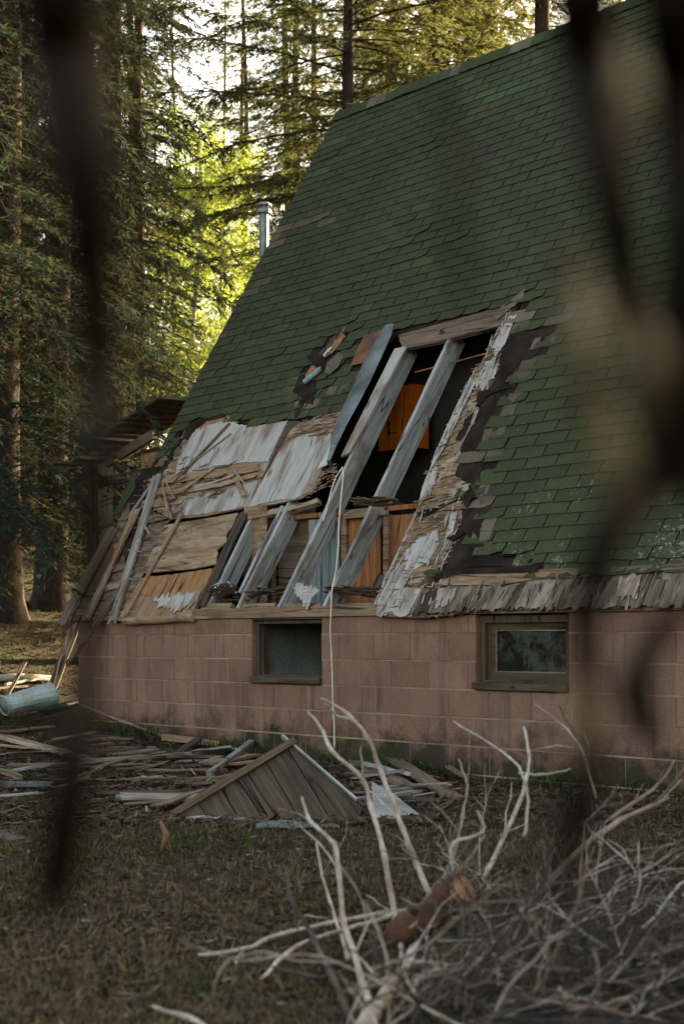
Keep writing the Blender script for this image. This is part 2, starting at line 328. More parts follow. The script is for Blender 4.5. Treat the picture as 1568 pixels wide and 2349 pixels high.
# ------------------------------------------------------------------ cabin
cabin = tag(empty('cabin', (0, 0, 0)), 'derelict A-frame cabin with torn green shingle roof on a reddish concrete block base', 'cabin')
XL, XR, YB = -3.90, 9.5, 6.95  # unseen right end stretched so the cabin shades the foreground
WT = HC+0.20                                   # top of the block wall
LINES = [HC+0.063-0.2032*k for k in range(0, 8)]
def wx(d, y=1500): return on_y(d, y, 0).x
WIN = [(wx(578), wx(736.5), HC-0.343), (wx(1090), wx(1303), HC-0.343)]
def build_wall():
    mb = MB(); e = 0.005
    zb = -0.6
    xs = [XL+e, WIN[0][0]-e, WIN[0][1]+e, WIN[1][0]-e, WIN[1][1]+e, XR-e]
    for i in range(5):
        top = WT-0.004 if i % 2 == 0 else WIN[0][2]-0.004
        mb.box((xs[i], e, zb), (xs[i+1], 0.195, top), 0)
    segs = [(-9, 9)]
    for z in LINES[:6]:
        spans = [(XL+.008, XR-.008)]
        if z > WIN[0][2]-0.01: spans = [(XL+.008, WIN[0][0]), (WIN[0][1], WIN[1][0]), (WIN[1][1], XR-.008)]
        for a, b in spans:
            n = max(2, int((b-a)/0.35)); 
            for k in range(n):
                x0, x1 = a+(b-a)*k/n, a+(b-a)*(k+1)/n; t = 0.0045+0.002*random.random()
                mb.box((x0, -0.0006+0.0014*random.random(), z-t), (x1, 0.02, z+t), 1)
    wall = mb.build('foundation_wall', [M['mortar_red'], M['mortar']], cabin)
    cache = {}
    zs = [WT]+LINES
    for ci in range(7):
        z1, z0 = zs[ci], zs[ci+1]
        z1 -= 0.005 if ci else 0.001; z0 += 0.005
        x = XL-(0.203 if ci % 2 else 0.0)-0.0
        while x < 6.2:
            a, b = max(x, XL), min(x+0.4064, XR); x += 0.4064
            parts = [(a, b)]
            if z1 > WIN[0][2]+0.02:
                for (w0, w1, _) in WIN:
                    nw = []
                    for (p, q) in parts:
                        if q <= w0 or p >= w1: nw.append((p, q))
                        else:
                            if w0-p > 0.03: nw.append((p, w0+0.004))
                            if q-w1 > 0.03: nw.append((w1-0.004, q))
                    parts = nw
            for p, q in parts:
                if q-p < 0.04: continue
                L = q-p-0.008; key = (round(L, 3), round(z1-z0, 3), random.randrange(3))
                if key not in cache:
                    m = bmesh.new(); bmesh.ops.create_cube(m, size=1)
                    for v in m.verts: v.co = (v.co.x*L, v.co.y*0.19, v.co.z*(z1-z0))
                    bmesh.ops.bevel(m, geom=[ed for ed in m.edges], offset=0.004, segments=1, affect='EDGES')
                    for v in m.verts: v.co += Vector((random.uniform(-1,1), random.uniform(-.6,.6), random.uniform(-1,1)))*0.0022
                    me = bpy.data.meshes.new('concrete_block'); m.to_mesh(me); m.free(); me.materials.append(M['block']); cache[key] = me
                ob('concrete_block', cache[key], wall, loc=((p+q)/2, 0.095+random.uniform(-.0015, .0015), (z0+z1)/2))
    # side walls and back wall of the base, seen only through the windows
    mb = MB(); mb.box((XL, 0.2, -0.6), (XL+0.2, YB, WT-.01)); mb.box((XR-.2, 0.2, -0.6), (XR, YB, WT-.01)); mb.box((XL+.2, YB-.2, -0.6), (XR-.2, YB, WT-.01))
    mb.build('basement_wall', M['basement'], cabin)
    mb = MB(); mb.box((XL+.2, 0.2, -0.5), (XR-.2, YB-.2, -0.42)); mb.build('basement_floor', M['basement'], cabin)
    mb = MB(); mb.box((WIN[0][0]-0.25, 0.25, -0.4), (WIN[0][0]-0.17, 3.0, WT-.02)); mb.build('basement_partition', M['plaster'], cabin)
    # a broken-out pit in one block
    return wall
build_wall()
def build_windows():
    for i, (a, b, zb) in enumerate(WIN):
        fr = MB(); zt = WT-0.012; zs = zb+0.06
        y0, y1 = 0.045, 0.13; t = 0.035 if i == 0 else 0.05
        fr.box((a+.002, y0, zs), (a+t, y1, zt)); fr.box((b-t, y0, zs), (b-.002, y1, zt)); fr.box((a+t, y0, zt-t), (b-t, y1, zt)); 
        fr.box((a+t, y0, zs), (b-t, y1, zs+0.012)); fr.box((a+t, y0+.035, zs+.012), (a+t+.02, y1-.02, zt-t))
        f = fr.build('window', M['frame_z'], cabin)
        f['label'] = 'empty basement window opening with bare frame' if i == 0 else 'basement window with dusty dark glass'
        s = MB(); nx = 14
        for k in range(nx):
            x0 = a-0.012+(b-a+0.016)*k/nx; x1 = a-0.012+(b-a+0.016)*(k+1)/nx
        s.box((a-0.014, -0.028, zb+0.004), (b+0.004, 0.12, zb+0.058)); o = s.build('sill', M['frame_s'], f)
        bv = o.modifiers.new('b', 'BEVEL'); bv.width = 0.006; bv.segments = 2
        if i == 1:
            sh = MB(); g = 0.075; xa, xb, za, zc = a+t+.022, b-t-.002, zs+.014, zt-t-.002
            sh.box((xa, .085, za), (xa+.045, .12, zc)); sh.box((xb-.045, .085, za), (xb, .12, zc)); sh.box((xa+.045, .085, za), (xb-.045, .12, za+.055)); sh.box((xa+.045, .085, zc-.05), (xb-.045, .12, zc))
            so = sh.build('sash', M['frame_s'], f)
            bd = MB(); q = 0.006
            bd.box((xa+.046, .083, za+.056), (xa+.046+q, .098, zc-.051)); bd.box((xa+.053, .083, za+.056), (xb-.046, .098, za+.056+q)); bd.box((xa+.053, .083, zc-.051-q), (xb-.046, .098, zc-.051))
            bd.build('putty_bead', M['mortar'], f)
            p = MB(); p.box((xa+.046, .100, za+.056), (xb-.046, .104, zc-.051)); p.build('pane', M['glass'], f)
        else:
            # dark lintel board hanging under the plate
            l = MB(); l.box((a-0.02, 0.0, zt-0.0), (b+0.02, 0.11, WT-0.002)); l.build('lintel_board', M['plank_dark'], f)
build_windows()
mb = MB(); mb.box((XL, -0.018, WT+.002), (XR, 0.125, WT+.089))
sp = mb.build('sill_plate', M['beam_s'], cabin)
bv = sp.modifiers.new('b', 'BEVEL'); bv.width = 0.004; bv.segments = 2

# ---- roof frame: local x along the eave, y up the slope, z outward
RR = 3.39/CA                                    # slope length
SL, SR = -3.96, 9.8  # roof lengthened out of view to keep sun off the near branches
def dens(poly, step): 
    out = []
    for i in range(len(poly)):
        a = Vector(poly[i]); b = Vector(poly[(i+1) % len(poly)]); n = max(1, int((b-a).length/step))
        for k in range(n): out.append((a+(b-a)*k/n, (b-a).normalized()))
    return out
def jagged(poly, jag, axis, step=0.016):
    g = Vector((1, 0)) if axis == 0 else Vector((0, 1)); out = []; run = 0; cur = 0
    for p, d in dens(poly, step):
        nrm = Vector((d.y, -d.x)); wgt = abs(nrm.dot(g))
        if run <= 0:
            run = random.choice((1, 1, 2, 2, 3, 4)); cur = random.uniform(-1, 1)*jag*(1.8 if random.random() < .12 else 1)
        run -= 1
        out.append(p+g*(cur*wgt+random.uniform(-.15, .15)*jag)+nrm*random.uniform(-.12, .12)*jag)
    return out
def prism(pts, nf, th):
    n = len(pts); mb = MB()
    top = [(p[0], p[1], nf(p[0], p[1])) for p in pts]; bot = [(x, y, z-th) for x, y, z in top]
    ar = sum(pts[i-1][0]*pts[i][1]-pts[i][0]*pts[i-1][1] for i in range(n))
    fs = [tuple(range(n)), tuple(range(2*n-1, n-1, -1))]+[(i, i+n, (i+1) % n+n, (i+1) % n) for i in range(n)]
    if ar < 0: fs = [f[::-1] for f in fs]
    mb.add(top+bot, fs); return mb
def R_(pts): return [roof(x, y) for x, y in pts]
def sheet(name, pts, n, th, m, jag=0.02, axis=0, parent=None, px=True, step=0.016, label=None):
    P = R_(pts) if px else pts
    nf = n if callable(n) else (lambda s, r: n)
    P = jagged(P, jag, axis, step) if jag > 0 else P
    o = prism(P, nf, th).build(name, m, parent or roof_o)
    if label: o['label'] = label
    return o
def wavy(n, amp, f=2.5, sd=0): return lambda s, r: n+amp*nz(s*f, r*f, sd)

SH_L = [(320,1077),(352,1068),(372,1045),(400,1015),(428,978),(470,962),(524,948),(548,968),(575,977),(612,975),(658,964),(672,950),(690,966),(722,955),(752,946),(782,938),(806,900),(838,850),(845,836),(906,764)]
SH_R = [(920,757),(1000,738),(1080,718),(1160,698),(1206,664),(1196,700),(1190,730),(1178,764),(1230,757),(1272,757),(1246,796),(1216,828),(1190,852),(1182,895),(1160,930),(1148,962),(1120,985),(1112,1022),(1086,1048),(1118,1062),(1098,1108),(1084,1120),(1092,1142),(1122,1165),(1104,1200),(1100,1242),(1132,1262),(1162,1282),(1240,1280),(1246,1306),(1400,1300),(1570,1293)]
FELT_L = [(1196,690),(1180,740),(1150,800),(1145,850),(1122,895),(1100,930),(1075,975),(1062,1005),(1034,1070),(1046,1096),(1082,1112),(1066,1150),(1060,1200),(1030,1240),(1022,1292),(985,1325)]
rl, rr_ = R_(SH_L), R_(SH_R)
shpoly = [(SL, RR+.01)]+[(SL, rl[0][1])]+rl[1:]+rr_[:-1]+[(SR, rr_[-1][1]), (SR, RR+.01)]
deck_b = R_(SH_L[:-1]+[(912,764),(925,790),(1150,750),(1196,690)]+FELT_L[1:-3]+[(1030,1240),(1070,1280)])
deckpoly = [(SL, RR)]+[(SL, deck_b[0][1])]+deck_b[1:]+[(SR, deck_b[-1][1]), (SR, RR)]
roof_o = prism(deckpoly, lambda s, r: -0.003, 0.012).build('roof', M['felt'], cabin)
roof_o.location = (0, 0, Z0); roof_o.rotation_euler = (AL, 0, 0)

PIPEHOLE = R_([(800,745),(783,750),(752,790),(722,822),(702,862),(684,878),(676,905),(700,905),(728,893),(722,872),(748,842),(768,815),(782,795)])
HOLE2 = R_([(906,764),(838,772),(808,842),(838,850)])
def pdist_open(x, y, P):
    b = 1e9
    for i in range(1, len(P)):
        (x0, y0), (x1, y1) = P[i-1], P[i]; dx, dy = x1-x0, y1-y0
        t = max(0, min(1, ((x-x0)*dx+(y-y0)*dy)/(dx*dx+dy*dy+1e-12))); b = min(b, math.hypot(x-x0-t*dx, y-y0-t*dy))
    return b
def build_shingles():
    W, E, H = 0.3048, 0.110, 0.148
    vars_ = []
    for k in range(8):
        mb = MB(); nn = 7; wv = W-0.010-0.004*random.random(); xs = [wv*(i/nn-0.5) for i in range(nn+1)]
        lo = [(-0.004*random.random() if k < 5 else 0) for _ in xs]
        if k >= 5:
            c = random.uniform(.015, .04); sgn = (k % 2)*2-1
            lo = [max(0, (sgn*x/(wv/2)-0.35))*c*random.uniform(.7, 1.3)+random.uniform(0, .008) for x in xs]
        lift = [0.011+0.003*random.random()+(0.004*abs(random.gauss(0, 1)) if k >= 5 else 0) for _ in xs]
        top = [(x, l, z) for x, l, z in zip(xs, lo, lift)]+[(x, H, 0.0015) for x in xs]
        m = len(xs); bot = [(x, y, z-0.0042) for x, y, z in top]
        fs = [(i, i+1, m+i+1, m+i) for i in range(m-1)]+[(2*m+i+1, 2*m+i, 3*m+i, 3*m+i+1) for i in range(m-1)]
        fs += [(i+1, i, 2*m+i, 2*m+i+1) for i in range(m-1)]+[(0, m, 3*m, 2*m), (2*m-1, m-1, 3*m-1, 4*m-1)]
        mb.add(top+bot, fs); vars_.append(mb)
    meshes = {}
    FR = [roof(*p) for p in [(800,430),(785,440),(815,425),(750,385),(735,392),(775,325),(765,330),(1010,240),(1040,232),(1130,215),(1170,205),(1090,225),(990,248),(1100,770),(1130,206)]]
    TN = [roof(*p) for p in [(690,515),(720,505),(670,520),(625,558),(605,652),(592,662),(545,690),(525,696),(520,770),(735,505)]]
    big = []; rest = []
    rows = int((RR-(-0.1))/E)+1
    for j in range(rows):
        r0 = -0.06+j*E; half = j % 2; s = SL-(W/2 if not half else W); jit = random.uniform(-.012, .012)
        while s < SR:
            s += W; c = s+jit; cr = r0+E/2; sx = 1.0
            if c-W/2 < SL-.004: sx = max(.2, (c+W/2-SL)/W); c = SL+sx*W/2
            if c-W/2 > SR-0.1 or r0+E > RR+.02: continue
            inn = inpoly(c, cr, shpoly); dd = pdist_open(c, cr, shpoly[1:-1])
            if inpoly(c, cr, PIPEHOLE) or inpoly(c, cr, HOLE2): continue
            if not inn and not (dd < 0.03): continue
            edge = dd < 0.10 or pdist(c, cr, PIPEHOLE) < 0.12
            k = random.randrange(5) if not (edge or random.random() < .025) else random.randrange(5, 8)
            mt = 0
            if any(abs(c-f[0]) < .2 and abs(cr-f[1]) < .07 for f in FR): mt = 1
            if any(abs(c-f[0]) < .16 and abs(cr-f[1]) < .07 for f in TN): mt = 2
            if edge and dd < .12 and random.random() < .2 and -0.5 < c < 2.6 and cr > .5: mt = 2
            sag = 0.02*nz(c*.8, cr*.8)
            P = roofw(c, cr); x, y, Z = proj(P)
            item = (k, mt, sx, c, r0+random.uniform(-.004, .004), max(0, sag*.6)+random.uniform(0, .002), random.uniform(-.018, .018))
            vis = -20 < x < 1590 and -20 < y < 2400
            big.append((Z if vis else 99+Z, item))
    big.sort(key=lambda q: q[0])
    mt3 = [M['shingle'], M['shingle_fresh'], M['shingle_tan']]
    for q, (k, mt, sx, s, r, n, a) in big[:300]:
        if (k, mt) not in meshes: meshes[(k, mt)] = vars_[k].mesh('shingle', mt3[mt])
        o = ob('shingle', meshes[(k, mt)], roof_o, loc=(s, r, n)); o.rotation_euler = (0, 0, a*.4); o.scale = (sx, 1, 1)
    mb = MB()
    for q, (k, mt, sx, s, r, n, a) in big[300:]:
        ca, sa = math.cos(a*.4), math.sin(a*.4)
        mb.add([(s+x*sx*ca-y*sa, r+x*sx*sa+y*ca, n+z) for x, y, z in vars_[k].v], vars_[k].f, mt)
    kind(mb.build('shingle_courses', mt3, roof_o), 'stuff')
    # ridge caps bent over the ridge
    for i in range(int((SR-SL)/0.14)):
        s = SL+0.02+i*0.14; c = MB(); h = 0.16; lift = random.uniform(0, .012)+0.01*max(0, nz(s*2, 3.3))
        prof = [(-0.15, 0.006), (-0.06, 0.012), (-.015, 0.014), (0.0, 0.004), (0.03, -0.045), (.075, -.16)]
        vs = []
        for sx, dn in ((s, .012), (s+h, 0.002)):
            for (r, n) in prof: vs.append((sx, RR+.012+r, n+0.008+dn+lift))
        m = len(prof); c.add(vs+[(x, y, z-.005) for x, y, z in vs], [(j, j+m, j+m+1, j+1) for j in range(m-1)]+[(2*m+j+1, 3*m+j+1, 3*m+j, 2*m+j) for j in range(m-1)]+[(j+1, 2*m+j+1, 2*m+j, j) for j in range(m-1)]+[(0, 2*m, 3*m, m)])
        c.build('ridge_cap', mt3[2] if i in (4, 5, 13, 19, 20) else mt3[1] if random.random() < .12 else mt3[0], roof_o)
build_shingles()

# far slope, gables, floors: the closed inside of the cabin
def inside():
    mb = MB(); ry, rz = 3.39, Z0+3.39*TAN
    mb.add([(SL, ry+.01, rz-.02), (SR, ry+.01, rz-.02), (SR, 2*ry+.1, Z0-.16), (SL, 2*ry+.1, Z0-.16), (SL, ry-.01, rz-.06), (SR, ry-.01, rz-.06), (SR, 2*ry+.02, Z0-.2), (SL, 2*ry+.02, Z0-.2)],
           [(0,1,2,3),(7,6,5,4),(0,4,5,1),(3,2,6,7),(0,3,7,4),(1,5,6,2)])
    mb.build('far_roof_slope', M['felt'], cabin)
    for x, nm in ((XL, 'gable_wall'), (XR, 'gable_wall')):
        mb = MB(); P = [(0.06, WT+.09), (2*ry-.06, WT+.09), (ry, rz-.25)]
        vs = [(x, y, z) for y, z in P]+[(x+.05, y, z) for y, z in P]
        mb.add(vs, [(0,1,2),(5,4,3),(0,3,4,1),(1,4,5,2),(2,5,3,0)]); mb.build(nm, M['interior'], cabin)
    mb = MB(); mb.box((XL+.05, 0.2, WT-.008), (XR-.05, 2*ry-.1, WT+.05)); mb.build('floor_deck', M['interior'], cabin)
    # partition behind the cabinet
    mb = MB(); mb.box((XL+.1, 1.95, WT+.06), (XR-.1, 2.02, WT+2.9)); mb.build('partition_wall', M['interior'], cabin)
inside()

# ---- rafters
def rafter(xb, yb, rt, name='rafter', rb=-0.03, depth=0.165, wd=0.04, m='rafter_r', n0=-0.004, lean=0.0):
    s, _ = roof(xb, yb); mb = MB(); k = 14
    vs = []; 
    for i in range(k+1):
        r = rb+(rt-rb)*i/k; o = 0.010*nz(s*3, r*1.3)+lean*i/k; e = 0.004*nz(s*9, r*7)
        vs += [(s-wd/2+o, r, n0+e), (s+wd/2+o, r, n0-abs(e)), (s+wd/2+o, r, n0-depth), (s-wd/2+o, r, n0-depth)]
    fs = [(4*i+j, 4*i+(j+1) % 4, 4*i+4+(j+1) % 4, 4*i+4+j) for i in range(k) for j in range(4)]+[(3, 2, 1, 0), (4*k, 4*k+1, 4*k+2, 4*k+3)]
    mb.add(vs, fs); return mb.build(name, M[m], roof_o)
rt_head = roof(1040, 772)[1]+0.05
rafter(640, 1388, rt_head); rafter(745, 1384, rt_head+.02); rafter(858, 1380, rt_head+.05, n0=-.02)
rafter(545, 1390, roof(655, 1178)[1]+.18); rafter(468, 1394, roof(560, 1180)[1]+.4, m='rafter_r', n0=-.02)
s_d, r_d = roof(575, 1340)
rafter(548, 1358, roof(625, 1186)[1]+.12, rb=roof(548, 1358)[1], wd=.036, depth=.13)
# doubled strip on the long rafter
a0, a1 = roof(908, 800), roof(790, 1045)
sheet('nailed_strip', [(908,802),(934,797),(806,1040),(784,1050)], lambda s, r: 0.02, .02, M['ply_grey_r'], .008, 1)
sheet('header_board', [(912,768),(1000,744),(1080,722),(1150,704),(1178,702),(1160,742),(1080,764),(1000,785),(932,798),(918,790)], -.002, .035, M['header_s'], .008, 0, label='rotten brown header board above the roof hole')
sheet('torn_shingle_flap', [(1128,724),(1160,700),(1206,664),(1198,690),(1170,712),(1140,735)], wavy(.012, .008), .005, M['header_s'], .008, 0)
# bracing stick through the rafters (thin lath)
mb = MB(); p, q = roof(935, 838), roof(1112, 790); mb.tube([(p[0], p[1], -.1), (q[0], q[1], -.1)], .007, 5); mb.build('lath', M['ply_orange_z'], roof_o)
# ---- flashing
def loft(name, A, B, m, prof, nseg=10, th=0.002):
    a = R_(A); b = R_(B); mb = MB(); k = len(a); vs = []
    for (p, q) in zip(a, b):
        for i in range(nseg+1):
            t = i/nseg; vs.append((p[0]+(q[0]-p[0])*t, p[1]+(q[1]-p[1])*t, prof(t)))
    vs2 = [(x, y, z-th) for x, y, z in vs]; n = nseg+1
    fs = [(i*n+j, i*n+j+1, (i+1)*n+j+1, (i+1)*n+j) for i in range(k-1) for j in range(nseg)]
    N = len(vs); mb.add(vs+vs2, fs+[tuple(x+N for x in f[::-1]) for f in fs]); return mb.build(name, m, roof_o, smooth=True)
def fine(pl, n=6):
    out = []
    for i in range(len(pl)-1):
        for k in range(n): t = k/n; out.append((pl[i][0]+(pl[i+1][0]-pl[i][0])*t, pl[i][1]+(pl[i+1][1]-pl[i][1])*t))
    return out+[pl[-1]]
fl = loft('flashing', fine([(876,768),(850,806),(832,838),(812,884),(788,936),(766,985),(762,1030),(760,1076)]), fine([(916,756),(910,782),(888,832),(862,888),(836,938),(810,985),(788,1030),(770,1070)]), M['zinc'], lambda t: .012+.075*math.sin(t*2.4)+.02*t)
fl['label'] = 'curled blue-grey metal flashing strip'
sheet('rust_sheet', [(840,772),(906,751),(888,772),(862,802),(846,834),(808,843),(822,806)], wavy(.02, .01), .003, M['rust'], .002, 0, label='rusty purple-brown metal sheet')
loft('flashing_tip', fine([(765,1030),(750,1058),(736,1083)], 3), fine([(771,1030),(766,1058),(762,1077)], 3), M['zinc_pale'], lambda t: .05+.02*t, 3)

# ---- left plywood panels (exposed sheathing)
sheet('plywood_panel', [(436,986),(500,968),(560,978),(612,976),(662,964),(640,1010),(610,1075),(575,1164),(520,1174),(470,1184),(392,1192),(340,1160),(350,1120),(392,1060)], wavy(.004, .012, 1.2), .014, M['ply_tan_s'], .012, 0, label='exposed plywood sheathing panel with peeled face')
sheet('veneer', [(446,985),(520,966),(560,978),(610,976),(660,966),(641,1005),(615,1060),(560,1062),(500,1070),(420,1092),(404,1092),(410,1060),(432,1020)], wavy(.011, .006, 1.2), .004, M['ply_grey_r'], .007, 1)
sheet('veneer', [(402,1150),(430,1142),(500,1130),(560,1112),(594,1104),(575,1162),(520,1174),(468,1180),(400,1186),(394,1170)], wavy(.012, .006, 1.2), .004, M['ply_grey_r'], .006, 1)
sheet('plywood_panel', [(690,972),(740,958),(786,944),(776,985),(766,1035),(740,1090),(722,1128),(690,1146),(640,1156),(570,1170),(600,1112),(640,1040),(672,985)], wavy(.012, .01, 1.5, 3), .014, M['ply_tan_s'], .012, 0, label='weathered plywood panel above the lower opening')
sheet('veneer', [(676,1006),(720,996),(762,992),(760,1030),(742,1080),(718,1128),(680,1148),(640,1150),(572,1166),(604,1108),(640,1044)], wavy(.02, .008, 1.5, 3), .005, M['ply_grey_r'], .006, 1)
sheet('plywood_panel', [(378,1206),(440,1196),(500,1186),(548,1178),(536,1206),(522,1226),(520,1246),(500,1262),(496,1296),(440,1306),(330,1316),(352,1262)], wavy(.010, .012, 1.4, 6), .014, M['ply_tan_s'], .010, 0, label='warped tan plywood panel in the middle row')
sheet('plywood_panel', [(326,1326),(420,1316),(494,1304),(478,1340),(446,1400),(436,1420),(345,1424),(270,1424),(290,1384)], wavy(.006, .006, 1.4, 8), .014, M['ply_tan_r'], .006, 0, label='lowest plywood panel with orange face and pale lip')
sheet('veneer', [(332,1326),(420,1316),(492,1305),(476,1340),(452,1380),(420,1392),(395,1388),(372,1382),(350,1370),(318,1360),(310,1366)], wavy(.013, .006, 1.4, 8), .004, M['ply_orange_r'], .005, 1)
sheet('veneer', [(352,1372),(400,1368),(458,1358),(470,1340),(456,1382),(436,1396),(404,1402),(384,1396)], wavy(.019, .004, 1.4, 8), .004, M['ply_grey_r'], .035, 1)
# rolled eave lip
mb = MB(); a, b = roof(283, 1424), roof(440, 1414); mb.tube([(a[0]+(b[0]-a[0])*i/8, a[1]+(b[1]-a[1])*i/8+.012*nz(i*.7, 2), -.018) for i in range(9)], [.036+.004*nz(i, 5) for i in range(9)], 10); mb.build('eave_lip', M['ply_tan_s'], roof_o)
# torn sheathing at the rake end
sheet('plywood_panel', [(318,1082),(372,1072),(392,1060),(420,1000),(440,984),(410,1060),(392,1092),(350,1120),(330,1160),(300,1210),(250,1300),(180,1424),(160,1424),(240,1264),(290,1160)], -.004, .012, M['ply_brown_s'], .02, 0, label='rotten brown sheathing along the rake edge')
sheet('plywood_panel', [(330,1165),(392,1190),(376,1206),(330,1316),(324,1326),(268,1424),(182,1424),(250,1300),(302,1208)], -.002, .012, M['ply_brown_s'], .025, 0)
for pts, m, n in (([(345,1100),(420,1090),(500,1078),(596,1068),(600,1080),(560,1090),(470,1100),(390,1112),(338,1118)], 'ply_tan_s', .02), ([(336,1128),(400,1118),(500,1112),(590,1090),(585,1100),(500,1122),(420,1134),(330,1142)], 'ply_tan_s', .024),
                  ([(330,1150),(380,1146),(430,1142),(420,1158),(350,1166),(322,1170)], 'ply_tan_s', .022), ([(312,1190),(360,1180),(390,1190),(352,1202),(306,1206)], 'ply_brown_s', .02), ([(262,1250),(310,1238),(318,1250),(270,1270)], 'ply_tan_s', .016),
                  ([(255,1300),(300,1290),(306,1304),(250,1318)], 'ply_brown_s', .018), ([(238,1346),(290,1330),(296,1344),(230,1364)], 'ply_tan_s', .016)):
    sheet('veneer', pts, wavy(n, .012, 4, random.random()*9), .004, M[m], .03, 0)
sheet('roofing_felt', [(330,1078),(372,1070),(388,1046),(430,988),(440,984),(418,1010),(392,1062),(360,1100),(342,1140),(318,1190),(300,1180),(296,1130)], wavy(.012, .02, 3), .004, M['felt'], .02, 0)
sheet('roofing_felt', [(300,1180),(322,1196),(318,1260),(300,1320),(282,1352),(290,1290),(278,1230)], wavy(.02, .02, 4), .004, M['felt'], .02, 0)
sheet('roofing_felt', [(430,980),(470,962),(524,948),(520,958),(480,968),(450,988),(432,1012),(424,1008)], wavy(.016, .01, 4), .004, M['felt'], .012, 0)
sheet('veneer', [(450,975),(520,952),(548,970),(540,980),(500,976),(462,990)], .012, .005, M['ply_orange_r'], .012, 0)
sheet('torn_shingle_flap', [(318,1076),(305,1100),(278,1150),(262,1182),(276,1180),(296,1150),(312,1120)], wavy(.02, .02, 5), .005, M['shingle'], .008, 1)
# joint line: rotten batten strip down to the plate
sheet('rotten_joint', [(664,964),(690,966),(640,1040),(604,1112),(572,1172),(552,1186),(536,1226),(516,1262),(498,1300),(452,1398),(440,1398),(494,1290),(520,1236),(545,1178),(575,1160),(612,1074)], -.004, .012, M['dark_r'], .012, 1)
sheet('rotten_joint', [(558,1176),(566,1182),(545,1226),(520,1280),(470,1390),(460,1390),(508,1280),(532,1230)], .006, .02, M['dark_r'], .014, 1)
# panel underside ledge under the upper right panel
sheet('cleat', [(566,1178),(640,1162),(700,1150),(725,1140),(728,1150),(650,1172),(566,1190)], -.012, .05, M['ply_tan_s'], .006, 0)
# long loose boards leaning on the torn rake end, and veneer curls
def board(name, A, B, w, n0, n1, m, th=.02, jag=.02, parent=None, label=None):
    a, b = Vector(roof(*A)), Vector(roof(*B)); d = (b-a); L = d.length; d.normalize(); nr = Vector((-d.y, d.x)); mb = MB(); k, q = 10, 6
    cl = [(random.uniform(0, 1)*jag, random.uniform(0, 1)*jag) for _ in range(q+1)]; vs = []
    sd = random.random()*50
    for i in range(k+1):
        for j in range(q+1):
            t = i/k; l = t*L
            if i == 0: l -= cl[j][0]*2
            if i == k: l += cl[j][1]*3
            o = (j/q-.5)*w*(1+.25*nz(i*.5, sd)); vs.append((l, o, .003*nz(i*.8, j*.9, sd)+.012*math.sin(t*3.1)*nz(sd, 1)))
    n = q+1; N = len(vs); fs = [(i*n+j, (i+1)*n+j, (i+1)*n+j+1, i*n+j+1) for i in range(k) for j in range(q)]
    side = [(i*n, i*n+N, (i+1)*n+N, (i+1)*n) for i in range(k)]+[((i+1)*n+q, (i+1)*n+q+N, i*n+q+N, i*n+q) for i in range(k)]+[(j+1, j+1+N, j+N, j) for j in range(q)]+[(k*n+j, k*n+j+N, k*n+j+1+N, k*n+j+1) for j in range(q)]
    mb.add(vs+[(x, y, z-th) for x, y, z in vs], fs+[tuple(x+N for x in f[::-1]) for f in fs]+side)
    o = mb.build(name, m, parent or roof_o); o.location = (a.x, a.y, n0)
    X = Vector((d.x*L, d.y*L, n1-n0)).normalized(); Zv = Vector((0, 0, 1)); Y = Zv.cross(X).normalized(); Zv = X.cross(Y)
    o.rotation_euler = Matrix((X, Y, Zv)).transposed().to_euler()
    if label: o['label'] = label
    return o
board('loose_board', (368,1100), (262,1424), .105, .06, .03, M['plank_grey'], .025, .02, label='split grey board lying down the roof edge')
board('loose_board', (322,1180), (205,1420), .09, .07, .04, M['plank_tan'], .025, .015, label='tan board with a pale cut end')
board('loose_board', (420,1190), (300,1400), .035, .05, .03, M['plank_tan'], .02, .03)
board('loose_board', (262,1215), (150,1434), .16, .02, .05, M['plank_brown'], .02, .02, label='weathered fascia board hanging past the eave')
board('loose_board', (362,1104), (310,1180), .03, .04, .05, M['plank_grey'], .015, .03)
board('loose_board', (312,1285), (268,1400), .02, .03, .04, M['plank_grey'], .015, .03)
board('loose_board', (302,1320), (226,1424), .07, .03, .03, M['plank_brown'], .02, .04)
board('loose_board', (250,1400), (166,1500), .06, .02, -.01, M['plank_brown'], .018, .05, label='splintered board dangling below the eave')
board('loose_board', (525,980), (412,1100), .035, .03, .035, M['plank_brown'], .012, .02)
board('veneer_curl', (490,1080), (430,1130), .05, .03, .06, M['ply_tan_s'], .004, .03)
for A, B, w, n1 in (((545,1100),(565,1142),.05,.05), ((540,1082),(572,1118),.018,.07), ((535,1095),(470,1118),.02,.03), ((378,1115),(398,1180),.02,.09), ((384,1108),(410,1150),.014,.07), ((330,1200),(352,1230),.02,.06), ((385,1150),(400,1192),.03,.05), ((300,1265),(330,1272),.015,.05), ((292,1330),(318,1336),.012,.05),((530,1000),(400,1098),.02,.03)):
    board('veneer_curl', A, B, w, .025, n1, random.choice([M['plank_tan'], M['plank_grey'], M['plank_tan']]), .004, .02)

